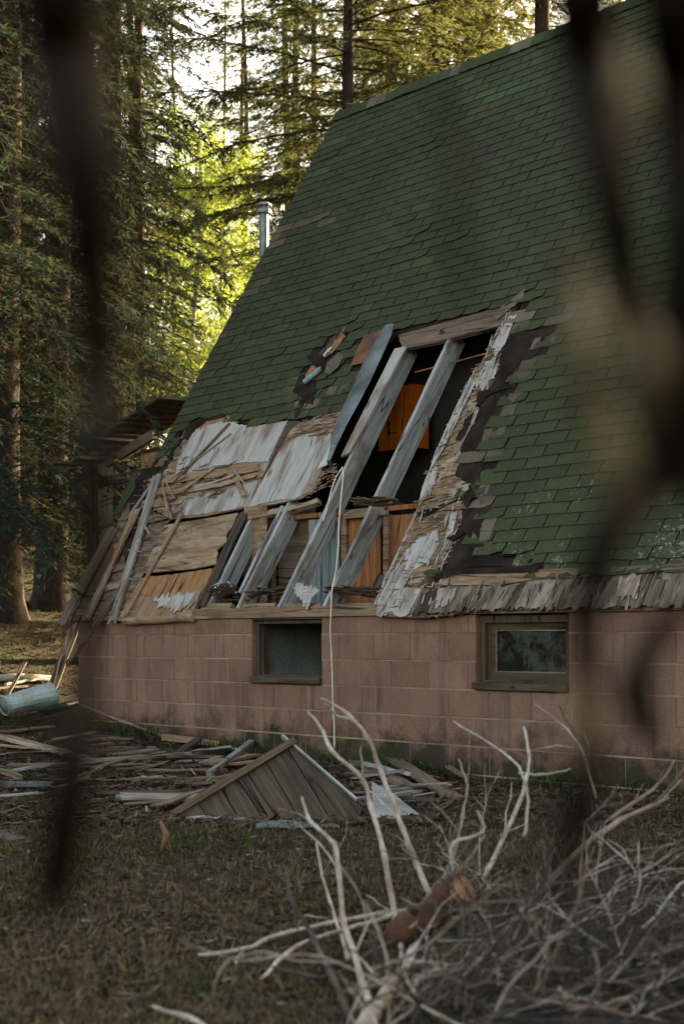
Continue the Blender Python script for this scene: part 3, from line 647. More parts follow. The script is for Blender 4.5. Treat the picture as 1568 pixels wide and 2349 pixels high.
# ---- right side: delaminated plywood strip along the hole, felt, eave strip
HR = [(1168,720),(1142,756),(1115,810),(1080,862),(1048,935),(1012,1018),(985,1075),(975,1110),(955,1172),(930,1232),(898,1302),(864,1374),(862,1412)]
sheet('plywood_panel', HR+[(950,1416),(1030,1410),(1060,1300),(1085,1240),(1090,1120),(1090,1040),(1120,960),(1160,860),(1190,740),(1186,716)], -.001, .016, M['ply_tan_s'], .012, 0, label='delaminating plywood sheathing along the roof hole')
def region_slivers(name, poly, cnt, axis, L, w, m, nlo=.004, nhi=.02):
    P = R_(poly); xs = [p[0] for p in P]; ys = [p[1] for p in P]; mb = MB(); c = 0; g = 0
    while c < cnt and g < cnt*40:
        g += 1; s, r = random.uniform(min(xs), max(xs)), random.uniform(min(ys), max(ys))
        if not inpoly(s, r, P): continue
        c += 1; l = random.uniform(*L); ww = random.uniform(*w); a = random.gauss(0, .12)+(0 if axis == 0 else math.pi/2)
        dx, dy = math.cos(a), math.sin(a); n0 = random.uniform(nlo, nhi); up = random.uniform(-.1, .35)*l*.5
        v = [(-.5, -.5, 0), (-.1, -.6, 0), (.5, -.15, up), (.45, .2, up), (.05, .6, 0), (-.45, .45, 0)]
        pts = [(s+u*l*dx-t*ww*dy, r+u*l*dy+t*ww*dx, n0+h) for u, t, h in v]
        mb.add(pts+[(x, y, z-.003) for x, y, z in pts], [(0,1,2,3,4,5), (11,10,9,8,7,6)]+[(i, i+6, (i+1) % 6+6, (i+1) % 6) for i in range(6)])
    return kind(mb.build(name, m, roof_o), 'stuff')
# grey face veneer patches left on it
for pts in ([(1170,728),(1186,722),(1160,790),(1138,820),(1130,800)], [(1118,830),(1140,820),(1128,870),(1108,900),(1090,880)], [(1130,850),(1142,845),(1135,872),(1122,876)], [(1080,870),(1092,880),(1020,1030),(985,1085),(1000,1040),(1045,940)],
            [(1092,930),(1104,938),(1078,990),(1052,1040),(1034,1054),(1052,1010)], [(985,1082),(1005,1075),(1000,1110),(975,1150),(960,1170),(970,1120)], [(960,1240),(1005,1215),(1010,1250),(985,1290),(950,1310),(915,1372),(890,1406),(866,1412),(870,1380),(905,1310),(935,1262)],
            [(1038,1180),(1052,1172),(1040,1222),(1022,1240)], [(1030,1240),(1045,1232),(1030,1260),(1018,1264)]):
    sheet('veneer', pts, wavy(.016, .006, 6, random.random()*9), .004, M['ply_grey_r'], .014, 1)
for pts in ([(1000,1120),(1080,1112),(1084,1124),(1040,1140),(975,1136)], [(985,1190),(1060,1180),(1050,1208),(990,1222)], [(1000,1230),(1040,1222),(1036,1262),(992,1262)], [(975,1150),(1060,1146),(1064,1168),(980,1176)], [(1060,960),(1100,952),(1080,990),(1052,992)],
            [(1100,900),(1124,892),(1104,930),(1078,940)], [(1115,865),(1142,852),(1130,890),(1100,900)], [(1040,1045),(1058,1030),(1045,1090),(1010,1100),(1005,1080)], [(975,1265),(1030,1260),(1024,1292),(955,1300)], [(960,1300),(1020,1292),(1000,1318),(930,1330)]):
    sheet('veneer', pts, wavy(.012, .008, 6, random.random()*9), .004, M[random.choice(['ply_tan_s', 'ply_tan_s', 'ply_brown_s'])], .03, 0)
region_slivers('splinters', HR+[(1000,1400),(1030,1300),(1060,1200),(1070,1120),(1040,1070),(1070,985),(1120,900),(1150,820),(1180,740)], 420, 0, (.03, .13), (.004, .016), M['ply_tan_s'])
region_slivers('splinters', HR+[(1000,1400),(1030,1300),(1060,1200),(1070,1120),(1040,1070),(1070,985),(1120,900),(1150,820),(1180,740)], 110, 1, (.04, .13), (.005, .014), M['ply_grey_r'], .014, .026)
region_slivers('splinters', [(340,1080),(420,1010),(440,1080),(400,1190),(330,1320),(280,1420),(190,1420),(290,1190)], 130, 0, (.03, .16), (.004, .016), M['ply_brown_s'], .01, .03)
region_slivers('splinters', [(340,1080),(440,1060),(600,1070),(590,1100),(400,1190),(300,1200)], 80, 0, (.05, .25), (.004, .014), M['ply_brown_s'], .014, .03)
region_slivers('splinters', [(690,972),(786,944),(770,1000),(680,1006)], 60, 0, (.04, .2), (.006, .02), M['ply_tan_s'], .014, .03)
region_slivers('splinters', [(720,1090),(775,1050),(770,1110),(700,1150)], 90, 0, (.03, .11), (.005, .014), M['ply_tan_s'], .0, .02)
# felt
sheet('roofing_felt', [(1190,735),(1178,764),(1272,756),(1250,790),(1216,828),(1190,855),(1182,895),(1170,925),(1140,985),(1120,985),(1112,1022),(1110,1060),(1100,1108),(1130,1165),(1106,1200),(1102,1242),(1160,1282),(1246,1282),(1246,1308),(1200,1308),(1150,1300),(1080,1300),(1000,1326),(990,1322),(1022,1290),(1030,1240),(1060,1200),(1064,1150),(1080,1110),(1046,1096),(1034,1070),(1062,1005),(1080,965),(1102,926),(1124,893),(1145,850),(1150,800)], wavy(.010, .012, 4), .003, M['felt'], .014, 0, label='torn black roofing felt')
for pts, n in (([(1098,905),(1150,893),(1188,890),(1150,900),(1120,912),(1096,940)], .03), ([(1070,968),(1090,950),(1072,1000),(1050,1020)], .028), ([(1030,1240),(1062,1218),(1072,1226),(1040,1246)], .035), ([(1066,1150),(1084,1116),(1092,1140),(1072,1170)], .03), ([(985,1326),(1060,1306),(1150,1306),(1240,1300),(1236,1316),(1150,1318),(1060,1320),(1000,1334)], .028), ([(960,1180),(1060,1142),(1066,1146),(968,1190)], .02)):
    sheet('felt_tatter', pts, wavy(n, .02, 7, random.random()*9), .003, M['felt'], .012, 0)
sheet('felt_tatter', [(975,1318),(990,1310),(1022,1312),(1010,1322),(985,1332)], .03, .004, M['shingle'], .01, 0)
# unfaded headlaps showing between felt and shingles
for (x, y) in [(1258,775),(1236,800),(1208,842),(1196,866),(1176,915),(1162,945),(1140,990),(1120,1000),(1126,1060),(1104,1122),(1112,1140),(1120,1195),(1108,1226),(1196,742),(660,905),(690,930),(720,925),(760,905),(785,890),(672,885),(700,880),(428,1000),(408,1030),(378,1056)]:
    s, r = roof(x, y); r = -.06+math.floor((r+.06)/.11)*.11; w_ = random.uniform(.05, .11)
    sheet('shingle_headlap', [(s-w_, r), (s+.09, r), (s+.09, r+.115), (s-w_, r+.115)], .012, .004, M['shingle_tan'], .003, 0, px=False)
# eave strip to the right
ex = [(1032,1410),(1130,1396),(1240,1400),(1310,1392),(1400,1392),(1470,1390),(1570,1384)]
sheet('plywood_panel', [(975,1325),(1060,1318),(1160,1316),(1250,1308),(1400,1302),(1640,1292),(1640,1380)]+ex[::-1]+[(960,1416),(930,1412),(940,1360)], -.001, .014, M['ply_weather_r'], .012, 1, label='weathered eave board strip under the shingles')
sheet('veneer', [(1010,1330),(1060,1318),(1160,1318),(1240,1308),(1330,1306),(1330,1326),(1230,1330),(1150,1345),(1080,1345),(1010,1344)], wavy(.014, .006, 4), .005, M['ply_tan_s'], .008, 0)
sheet('veneer', [(1300,1310),(1400,1304),(1560,1296),(1640,1292),(1640,1300),(1500,1314),(1400,1322),(1310,1326)], wavy(.014, .006, 4), .005, M['ply_brown_s'], .008, 0)
for x0, x1, yb, m in ((868, 950, 1413, 'ply_grey_r'), (946, 994, 1408, 'ply_weather_r'), (990, 1064, 1408, 'ply_weather_r'), (1060, 1084, 1392, 'ply_tan_r'), (1080, 1164, 1398, 'ply_weather_r'), (1158, 1252, 1399, 'ply_weather_r'), (1248, 1352, 1399, 'ply_weather_r'), (1348, 1464, 1396, 'ply_weather_r'), (1456, 1570, 1394, 'ply_weather_r')):
    yt = 1350-(x0-1000)*.03; k = 24
    sheet('shake_strip', [(x0+k, yt), (x1+k, yt-2), (x1-4, yb), (x0-6, yb+1)], wavy(.014+random.uniform(0, .008), .004, 5, random.random()*9), .006, M[m], .016, 1, step=.012)
for pts in ([(1010,1356),(1052,1350),(1046,1372),(1034,1392),(1002,1398)], [(1424,1330),(1474,1322),(1464,1378),(1420,1372)]):
    sheet('veneer', pts, .028, .003, M['ply_grey_r'], .02, 1)
region_slivers('splinters', [(960,1350),(1100,1340),(1330,1330),(1560,1322),(1560,1390),(1300,1398),(1100,1396),(960,1410)], 45, 1, (.04, .14), (.006, .02), M['ply_weather_r'], .02, .03)
e0, e1 = roof(1560, 1300), roof(1560, 1386); sx = e0[0]-.02
while sx < SR-.1:      # the eave boards go on past the right edge of the photograph
    sheet('shake_strip', [(sx, e1[1]), (sx+.42, e1[1]), (sx+.42, e0[1]+.08), (sx, e0[1]+.08)], wavy(.008, .004, 5, sx), .008, M['ply_weather_r'], .014, 1, px=False); sx += .40
# ---- vent pipe break
sheet('broken_sheathing', [(800,745),(783,752),(752,792),(722,824),(700,866),(712,862),(735,835),(760,810),(785,780)], .012, .006, M['dark_r'], .02, 0)
for pts in ([(786,768),(796,774),(765,812),(740,830),(735,822),(760,800)], [(720,838),(732,848),(716,876),(702,880),(704,862)]): sheet('broken_sheathing', pts, .022, .006, M['ply_orange_r'], .014, 1)
region_slivers('splinters', [(800,750),(740,820),(735,840),(770,800)], 40, 1, (.03, .1), (.004, .012), M['ply_orange_r'], .02, .035)
sheet('roofing_felt', [(690,866),(712,852),(722,872),(728,900),(720,930),(700,925),(684,960),(676,962),(694,912),(674,900)], wavy(.02, .015, 6), .004, M['felt'], .012, 0)
sheet('felt_tatter', [(708,824),(735,815),(756,830),(750,858),(740,846),(722,838)], wavy(.05, .03, 8), .004, M['felt'], .016, 0)
sheet('shingle_flap', [(752,838),(780,812),(790,822),(782,848),(760,864),(750,858)], wavy(.03, .02, 6), .005, M['shingle_tan'], .006, 0)
mb = MB(); a, b = roof(706, 886), roof(744, 848)
pts = [(a[0], a[1], .055), (b[0], b[1], .03)]; mb.tube(pts, .026, 14, cap=False); d = (Vector(pts[1])-Vector(pts[0])).normalized()
mb.tube([Vector(pts[0]), Vector(pts[1])], .021, 14, cap=False); 
vp = mb.build('vent_pipe', M['pipe'], roof_o, smooth=True); vp['label'] = 'short pale blue vent pipe poking out of the torn roof'
mb = MB(); mb.tube([(pts[0][0]+d.x*.008, pts[0][1]+d.y*.008, pts[0][2]+d.z*.008), (pts[0][0]+d.x*.012, pts[0][1]+d.y*.012, pts[0][2]+d.z*.012)], .0215, 12); mb.build('pipe_bore', M['rust'], vp)
for x, y in ((762,808),(752,818),(757,812)):
    s, r = roof(x, y); mb = MB(); mb.tube([(s-.015, r-.015, .03), (s+.02, r+.02, .045)], .013, 6); mb.build('insulation_scrap', M['white_scrap'], roof_o)
# crack up from joint to pipe
sheet('roof_crack', [(668,962),(684,962),(700,925),(714,900),(706,898),(690,920)], .014, .004, M['dark_r'], .01, 1)

# ---- knee wall and things seen through the opening
KY = 0.62
def kx(x, y=1260): return on_y(x, y, KY)
def panel(name, x0, x1, ytop, ybot, m, Y=KY, th=.012, label=None):
    a, b = on_y(x0, ybot, Y), on_y(x1, ybot, Y); zt = on_y((x0+x1)/2, ytop, Y).z
    mb = MB(); mb.box((a.x, Y, WT+.055), (b.x-.003, Y+th, zt)); o = mb.build(name, M[m], knee); 
    if label: o['label'] = label
    return o
knee = MB(); a, b = kx(480), kx(960); zt = kx(830, 1178).z
knee.box((a.x, KY-.02, zt), (b.x, KY+.07, zt+.04)); knee = knee.build('knee_wall', M['ply_orange_z'], cabin)
panel('plywood_panel', 560, 612, 1160, 1330, 'ply_tan_s', KY-.1)
panel('plywood_panel', 616, 722, 1160, 1340, 'ply_dark_z', KY+.05)
panel('plywood_panel', 708, 778, 1190, 1345, 'ply_slate_z', KY-.03)
panel('plywood_panel', 788, 872, 1185, 1345, 'ply_orange_z', KY)
panel('plywood_panel', 894, 960, 1180, 1345, 'ply_orange_z', KY)
for x in (782, 878, 612): panel('stud', x, x+12, 1180, 1345, 'beam_s', KY-.03, .05)
panel('top_rail', 786, 892, 1164, 1190, 'ply_orange_z', KY-.05, .03) if False else None
mb = MB(); a, b = on_y(788, 1190, KY-.06), on_y(884, 1190, KY-.06); z1 = on_y(830, 1166, KY-.06).z; mb.box((a.x, KY-.06, a.z), (b.x, KY-.022, z1)); mb.build('rail', M['beam_s'], knee)
# slabs between the rafter feet
for x0, x1 in ((462, 530), (555, 630), (650, 735), (762, 852)):
    sheet('blocking', [(x0+2, 1384), (x1, 1381), (x1-6, 1394), (x0-6, 1397)], -.012, .09, M['beam_s'], .002, 0)
def scraps(name, x0, x1, y, cnt, m, Lr=(.08, .3), up=.12):
    mb = MB()
    for _ in range(cnt):
        x = random.uniform(x0, x1); p = on_y(x, y+random.uniform(-8, 8), .05); L = random.uniform(*Lr); a = random.gauss(0, .25); b = random.uniform(-.2, up*2)
        d = Vector((math.cos(a)*math.cos(b), math.sin(a), math.sin(b))); w_ = random.uniform(.008, .03); n = d.cross(Vector((random.gauss(0,.4), .5, 1))).normalized()*w_
        p = p-d*L*.5+Vector((0, random.uniform(0, .2), 0)); bn = 0.015*random.uniform(-1, 1)
        mid = p+d*L*.5+Vector((0, 0, bn)); q = p+d*L
        T = Vector((0, 0, .003)); A = [p-n, mid-n*.9, q-n*.2, q+n*.3, mid+n, p+n*.8]
        mb.add(A+[v-T for v in A], [(0,1,4,5), (1,2,3,4), (11,10,7,6), (10,9,8,7)]+[(i, i+6, (i+1) % 6+6, (i+1) % 6) for i in range(6)])
    return kind(mb.build(name, m, cabin), 'stuff')
scraps('splinters', 560, 640, 1356, 34, M['ply_brown_s']); scraps('splinters', 765, 860, 1356, 40, M['ply_brown_s'], (.15, .5), .02); scraps('splinters', 480, 545, 1372, 20, M['ply_brown_s'])
scraps('splinters', 790, 900, 1150, 24, M['ply_brown_s'], (.1, .3), .05)
sheet('plywood_scrap', [(676,1350),(700,1346),(740,1362),(726,1376),(712,1396),(700,1388),(690,1376)], wavy(.04, .05, 6), .006, M['ply_grey_s'], .03, 1, label='curled torn plywood scrap on the sill plate')
sheet('plywood_scrap', [(838,1312),(836,1285),(826,1276),(812,1300),(808,1330),(826,1328)], -.24, .006, M['dark_r'], .02, 1)

# ---- stove pipe outside the far gable
P = at(605, 560, 17.9); rp = .052
mb = MB(); top = at(605, 488, 17.9).z; mb.tube([(P.x, P.y, 2.0), (P.x, P.y, top)], rp, 18); 
stp = mb.build('stove_pipe', M['galv'], cabin, smooth=False)
mb = MB(); zc = at(605, 466, 17.9).z; mb.tube([(P.x, P.y, top-.01), (P.x, P.y, top+.03)], .085, 18); mb.tube([(P.x, P.y, top+.03), (P.x, P.y, zc-.03)], .055, 18); mb.tube([(P.x, P.y, zc-.035), (P.x, P.y, zc-.02), (P.x, P.y, zc)], [.092, .092, .07], 18)
for k in range(10):
    a = k*math.pi/5; mb.tube([(P.x+.078*math.cos(a), P.y+.078*math.sin(a), top+.03), (P.x+.078*math.cos(a), P.y+.078*math.sin(a), zc-.035)], .01, 4)
mb.build('pipe_cap', M['galv'], stp)
mb = MB(); mb.tube([(P.x, P.y, 3.0), (-3.87, P.y, 3.0)], rp*.9, 12); mb.build('pipe_elbow', M['galv'], stp)

# ---- porch frame beyond the left gable
PY = 1.25
def py(x, y, Y=PY): return on_y(x, y, Y)
def bar(name, A, B, h, dpt, m, Y=PY):
    a, b = py(*A, Y), py(*B, Y); mb = MB(); d = Vector((b.x-a.x, 0, b.z-a.z)).normalized(); n = Vector((-d.z, 0, d.x)); n = n if n.z >= 0 else -n
    c = [a-n*h, b-n*h, b, a]; 
    vs = [Vector((p.x, Y, p.z)) for p in c]+[Vector((p.x, Y+dpt, p.z)) for p in c]
    mb.add(vs, [(0,1,2,3),(7,6,5,4),(0,4,5,1),(1,5,6,2),(2,6,7,3),(3,7,4,0)]); return mb.build(name, M[m], cabin)
bar('porch_rafter', (240,1052), (348,985), .10, .05, 'plank_brown')
bar('porch_beam', (232,1094), (330,1074), .10, .05, 'plank_brown', PY+.06)
bar('porch_beam', (118,1080), (222,1086), .13, .14, 'plank_dark', PY-.02)
a = py(222, 1060); mb = MB(); gx = gz(a.x, PY); mb.box((a.x-.11, PY-.05, gx-.2), (a.x+.11, PY+.14, a.z)); mb.build('porch_post', M['frame_z'], cabin)
a, b = py(283, 1060), py(292, 1090); mb = MB(); mb.box((a.x, PY+.055, b.z), (a.x+.05, PY+.1, a.z)); mb.build('porch_stud', M['plank_tan'], cabin)
a, b = py(300, 1040), py(340, 1088); mb = MB(); mb.box((a.x+.02, PY+.12, b.z), (b.x+.3, PY+.14, a.z)); mb.build('porch_siding_or_void', M['ply_tan_r'], cabin)
a, b = py(236, 1112), py(345, 1140); mb = MB(); mb.box((a.x, PY+.5, b.z-.5), (b.x+.5, PY+.55, a.z+.42)); mb.build('porch_siding_or_void', M['plank_dark'], cabin)  # dark board stands in for the shaded void below the beam
for (x, y, L) in ((150,1066,.15),(205,1056,.15),(226,1030,.15),(240,1012,.15),(264,1000,.15),(284,990,.15),(298,976,.15),(314,964,.15),(332,952,.15),(350,940,.15),(368,930,.15),(386,920,.15)):
    p = py(x, y); mb = MB(); t = .03; sl = .02
    mb.add([(p.x, PY-.2, p.z), (p.x+L, PY-.2, p.z+sl), (p.x+L, PY+.45, p.z+sl+.02), (p.x, PY+.45, p.z+.02), (p.x, PY-.2, p.z-t), (p.x+L, PY-.2, p.z+sl-t), (p.x+L, PY+.45, p.z+sl-t+.02), (p.x, PY+.45, p.z-t+.02)], [(0,1,2,3),(7,6,5,4),(0,4,5,1),(1,5,6,2),(2,6,7,3),(3,7,4,0)])
    mb.build('porch_plank', M['plank_dark'], cabin)

# ------------------------------------------------------------------ things in and on the cabin
CY = 1.62
def cabinet():
    a, b = on_y(868, 1036, CY), on_y(946, 880, CY); m1 = on_y(890, 1000, CY).x
    e = empty('wall_cabinet', (a.x, CY, a.z)); W_, H_ = b.x-a.x, b.z-a.z
    tag(e, 'orange stained wooden wall cabinet seen through the roof hole', 'cabinet')
    mb = MB(); mb.box((0, .02, 0), (W_, .20, H_)); mb.build('carcass', M['cabinet_z'], e)
    xm = m1-a.x
    mb = MB(); mb.box((0.0, 0, .002), (xm-.004, .018, H_-.002)); mb.build('door', M['cabinet_z'], e)
    mb = MB(); mb.box((xm+.004, 0, .002), (W_, .018, H_-.002)); d2 = mb.build('door', M['cabinet_z'], e)
    mb = MB(); mb.box((xm+.01, -.012, .13), (xm+.022, -.001, .26)); mb.box((xm+.022, -.008, .15), (xm+.12, -.001, .158)); mb.build('hinge', M['black_plastic'], d2)
cabinet()
def cord():
    def path(pts, Y): 
        out = []
        for i in range(len(pts)-1):
            for k in range(8):
                t = k/8; out.append(on_y(pts[i][0]+(pts[i+1][0]-pts[i][0])*t, pts[i][1]+(pts[i+1][1]-pts[i][1])*t, Y(i+t)))
        out.append(on_y(*pts[-1], Y(len(pts)-1))); return out
    e = empty('hanging_cord', on_y(767, 1720, -.06)); tag(e, 'long white cord hanging from the broken rafter down the block wall', 'cord')
    A = [(785,1072),(787,1090),(782,1140),(777,1200),(776,1250),(770,1310),(760,1360),(759,1400),(757,1450),(760,1500),(762,1560),(763,1620),(766,1660),(767,1716)]
    mb = MB(); mb.tube(path(A, lambda t: max(-.05, .52-.09*t) if t < 7 else -.05), .0065, 6); mb.build('strand', M['cord'], e, smooth=True).matrix_parent_inverse = Matrix.Translation(-e.location)
    B = [(785,1072),(770,1095),(758,1130),(750,1165),(741,1195)]
    mb = MB(); mb.tube(path(B, lambda t: .48-.06*t), .0055, 6); mb.build('strand', M['cord'], e, smooth=True).matrix_parent_inverse = Matrix.Translation(-e.location)
cord()
def nest():
    p = on_y(515, 1365, .12); mb = MB()
    for i in range(260):
        a = random.uniform(0, 6.28); rr = random.uniform(.03, .17); h = random.uniform(0, .12)*(1-rr*3)
        c = Vector((rr*math.cos(a)*1.1, rr*math.sin(a)*.6, h)); d = Vector((-math.sin(a)+random.gauss(0,.5), math.cos(a)+random.gauss(0,.5), random.gauss(0,.3))).normalized()*random.uniform(.03, .09)
        mb.tube([c-d*.5, c+d*.5+Vector((0,0,.006))], random.uniform(.002, .004), 3)
    o = mb.build('nest', M['nest'], loc=p); tag(o, 'brown straw nest with white droppings between rafter feet', 'nest')
    mb = MB()
    for i in range(34):
        a = random.uniform(0, 6.28); rr = random.uniform(.02, .2); c = Vector((rr*math.cos(a), rr*math.sin(a)*.5-.02, .02+.1*(1-rr*4) if rr < .16 else .01)); s = random.uniform(.006, .018)
        mb.add([c+Vector((random.uniform(-s, s), random.uniform(-s, s), random.uniform(-s, s)+.01)) for _ in range(4)], [(0,1,2),(0,2,3),(0,3,1),(1,3,2)])
    kind(mb.build('droppings', M['white_scrap'], o), 'stuff')
nest()

# ------------------------------------------------------------------ fallen pieces and debris on the ground
def fallen_gable():
    base = on_g(600, 1884); U = (RT+FW*0.12).normalized(); V = (FW*0.55+Vector((0,0,1))*0.83); V = (V-U*V.dot(U)).normalized(); Nn = U.cross(V).normalized()
    if Nn.dot(CAM-base) < 0: Nn = -Nn
    def pl(x, y):
        d = ray(x, y); P = CAM+d*(Nn.dot(base-CAM)/Nn.dot(d)); q = P-base; return (q.dot(U), q.dot(V))
    e = empty('fallen_gable', base); Zv = U.cross(V); e.rotation_euler = Matrix((U, V, Zv)).transposed().to_euler()
    tag(e, 'fallen triangular dormer gable of brown boards lying on the grass', 'gable panel')
    L, T, Rr, B = pl(402,1872), pl(668,1710), pl(832,1852), pl(815,1890)
    out = [L, T, Rr, B]
    # boards: strips along a slanting direction
    p0, p1 = Vector(pl(640,1770)), Vector(pl(712,1890)); d = (p1-p0).normalized(); nrm = Vector((d.y, -d.x)); 
    if nrm.x < 0: nrm = -nrm
    def clip(poly, c, sgn):
        o = []
        for i in range(len(poly)):
            a, b = Vector(poly[i-1]), Vector(poly[i]); da, db = (a.dot(nrm)-c)*sgn, (b.dot(nrm)-c)*sgn
            if da >= 0: o.append(a)
            if da*db < 0: o.append(a+(b-a)*(da/(da-db)))
        return o
    cs = sorted(Vector(p).dot(nrm) for p in out); w_ = (cs[-1]-cs[0])/6.3; c = cs[0]
    A = math.atan2(d.y, d.x); k = 0
    while c < cs[-1]:
        P = clip(clip(out, c+.003, 1), c+w_-.003, -1); c += w_; k += 1
        if len(P) < 3: continue
        z = random.uniform(-.004, .004); loc = [(p.x*math.cos(A)+p.y*math.sin(A), -p.x*math.sin(A)+p.y*math.cos(A)) for p in P]
        o = prism(loc, lambda s, r: z, .02).build('board', M['gable'], e); o.rotation_euler = (0, 0, A)
    a, b = Vector(L), Vector(T); dd = (b-a).normalized(); n2 = Vector((-dd.y, dd.x)); A2 = math.atan2(dd.y, dd.x)
    mb = MB(); mb.box((-.02, -.012, .004), ((b-a).length+.03, .028, .03)); o = mb.build('trim', M['gable_trim'], e); o.location = (a.x, a.y, 0); o.rotation_euler = (0, 0, A2); 
    mb = MB(); mb.box((0.0, .03, -.30), ((b-a).length*.97, .036, .012)); o = mb.build('shingle_strip', M['shingle_fresh'], e); o.location = (a.x, a.y, 0); o.rotation_euler = (0, 0, A2)
    a, b = Vector(T), Vector(Rr); dd = (b-a).normalized(); A3 = math.atan2(dd.y, dd.x)
    mb = MB(); mb.box((-.08, .0, -.015), ((b-a).length*.9, .012, .02)); o = mb.build('trim', M['sheet_white'], e); o.location = (a.x, a.y, 0); o.rotation_euler = (0, 0, A3)
    mb = MB(); mb.box((-.08, .014, -.25), ((b-a).length*.98, .03, -.02)); o = mb.build('backing_board', M['plank_dark'], e); o.location = (a.x, a.y, 0); o.rotation_euler = (0, 0, A3)
fallen_gable()
def plank_mesh(L, w, th, m, jag=.03, q=5, k=8, bow=.01):
    mb = MB(); sd = random.random()*90; cl = [(abs(random.gauss(0, jag)), abs(random.gauss(0, jag))) for _ in range(q+1)]; vs = []
    for i in range(k+1):
        for j in range(q+1):
            l = i/k*L+(-cl[j][0] if i == 0 else cl[j][1] if i == k else 0)
            vs.append((l-L/2, (j/q-.5)*w*(1+.2*nz(i*.6, sd)), th+.004*nz(i*.9, j*.8, sd)+bow*nz(i*.4, sd, 3)))
    n = q+1; N = len(vs); fs = [(i*n+j, (i+1)*n+j, (i+1)*n+j+1, i*n+j+1) for i in range(k) for j in range(q)]
    side = [(i*n, i*n+N, (i+1)*n+N, (i+1)*n) for i in range(k)]+[((i+1)*n+q, (i+1)*n+q+N, i*n+q+N, i*n+q) for i in range(k)]+[(j+1, j+1+N, j+N, j) for j in range(q)]+[(k*n+j, k*n+j+N, k*n+j+1+N, k*n+j+1) for j in range(q)]
    mb.add(vs+[(x, y, z-th) for x, y, z in vs], fs+[tuple(x+N for x in f[::-1]) for f in fs]+side); return mb.mesh('board', M[m] if isinstance(m, str) else m)
def lay(o, a, b, lift=0.0, roll=0.0):
    X = (b-a).normalized(); Y = Vector((0,0,1)).cross(X).normalized(); Zv = X.cross(Y)
    o.location = (a+b)/2+Vector((0, 0, lift)); o.rotation_euler = (Matrix((X, Y, Zv)).transposed() @ Matrix.Rotation(roll, 3, 'X')).to_euler()
G_SCRAP = 'splintered boards strewn along the wall'
def gplank(A, B, w, th, m, label, la=.015, lb=.015, jag=.03, roll=0., cat='board', name='board'):
    a, b = on_g(*A), on_g(*B); a.z += la; b.z += lb
    o = ob(name, plank_mesh((b-a).length, w, th, m, jag)); o.name = name; lay(o, a, b, roll=roll); return tag(o, label, cat, G_SCRAP)
gplank((379,1703), (580,1728), .09, .05, 'plank_tan', 'long squared tan timber lying parallel to the block wall', .02, .03, .01, cat='timber', name='timber')
gplank((205,1650), (378,1694), .16, .015, 'plank_tan', 'frayed pale brown board with fanned splinters near the wall corner', .12, .03, .12)
gplank((209,1757), (372,1733), .10, .012, 'plank_grey', 'whitish bark-like board left of the fallen gable', .02, .02, .05)
gplank((389,1750), (458,1711), .07, .02, 'plank_dark', 'dark brown board lying crosswise against the long timber', .02, .06, .03)
gplank((300,1795), (392,1788), .16, .012, 'plank_grey', 'pale grey plywood scrap left of the fallen gable', .015, .015, .03)
gplank((270,1778), (370,1762), .025, .012, 'plank_grey', 'thin whitish stick of wood among the scraps', .03, .02, .02)
gplank((480,1788), (598,1716), .05, .03, 'plank_grey', 'narrow grey board propped behind the fallen gable', .03, .10, .01)
gplank((484,1772), (580,1758), .10, .02, 'plank_tan', 'light tan board tucked behind the fallen gable', .06, .08, .02)
gplank((650,1700), (690,1712), .08, .02, 'plank_dark', 'dark stub of board behind the gable peak', .08, .05, .02)
gplank((849,1737), (1042,1842), .11, .02, 'plank_brown', 'long brown board sloping right from the fallen gable', .10, .02, .03)
gplank((836,1778), (940,1802), .03, .02, 'sheet_white', 'thin white-painted strip right of the fallen gable', .08, .06, .005)
gplank((800,1750), (930,1815), .14, .015, 'plank_brown', 'split brown board under the long sloping board', .04, .03, .05)
gplank((880,1830), (1010,1850), .12, .015, 'plank_dark', 'dark board beside the white metal sheet', .02, .02, .04)
gplank((6,1702), (166,1742), .15, .02, 'plank_tan', 'wide splintered tan board at the far left of the debris', .04, .03, .10)
gplank((-10,1690), (112,1680), .07, .015, 'plank_brown', 'bundle-like split brown board above the wide tan board', .03, .04, .05)
gplank((-20,1715), (90,1722), .12, .012, 'plank_tan', 'tan plank partly under the wide splintered board', .015, .015, .04)
gplank((-5,1777), (46,1795), .04, .03, 'plank_brown', 'short round-edged stick at the left edge', .02, .02, .01)
gplank((-10,1920), (42,1938), .12, .02, 'plank_dark', 'dark blue-grey slab at the left edge of the grass', .01, .01, .02)
gplank((385,1883), (560,1884), .12, .006, 'sheet_white', 'thin pale sheet edge under the fallen gable', .012, .02, .01)
gplank((14,1587), (88,1572), .04, .02, 'sheet_white', 'pale blue stick lying behind the tub', .06, .06, .01)
gplank((105,1625), (195,1500), .10, .03, 'plank_dark', 'wide dark board leaning against the cabin corner', .02, .55, .02)
gplank((-10,1600), (60,1588), .06, .02, 'plank_brown', 'rust-brown board behind the tub', .08, .05, .02)
gplank((-10,1655), (58,1580), .035, .02, 'plank_dark', 'thin dark stick leaning on the tub', .02, .25, .01)
def scrapsheet(A, w, l, m, label, rot, lift=.012, cat='shingle scrap', name='shingle_scrap', tilt=(0, 0)):
    p = on_g(*A); pts = jagged([(-l/2, -w/2), (l/2, -w/2), (l/2*.9, w/2), (-l/2*.8, w/2*.9)], .02, 0, .04); sd = random.random()*50
    mb = prism(pts, lambda s, r: .012+.02*nz(s*5, r*5, sd), .006); o = mb.build(name, M[m]); o.location = p+Vector((0, 0, lift)); o.rotation_euler = (tilt[0], tilt[1], rot); return tag(o, label, cat, 'roofing scraps on the ground')
TH_ = TH
p = scrapsheet((620,1872), .20, .42, 'shingle', 'crumpled dark green roofing flap under the gable edge', TH_, .07, tilt=(.5, 0))
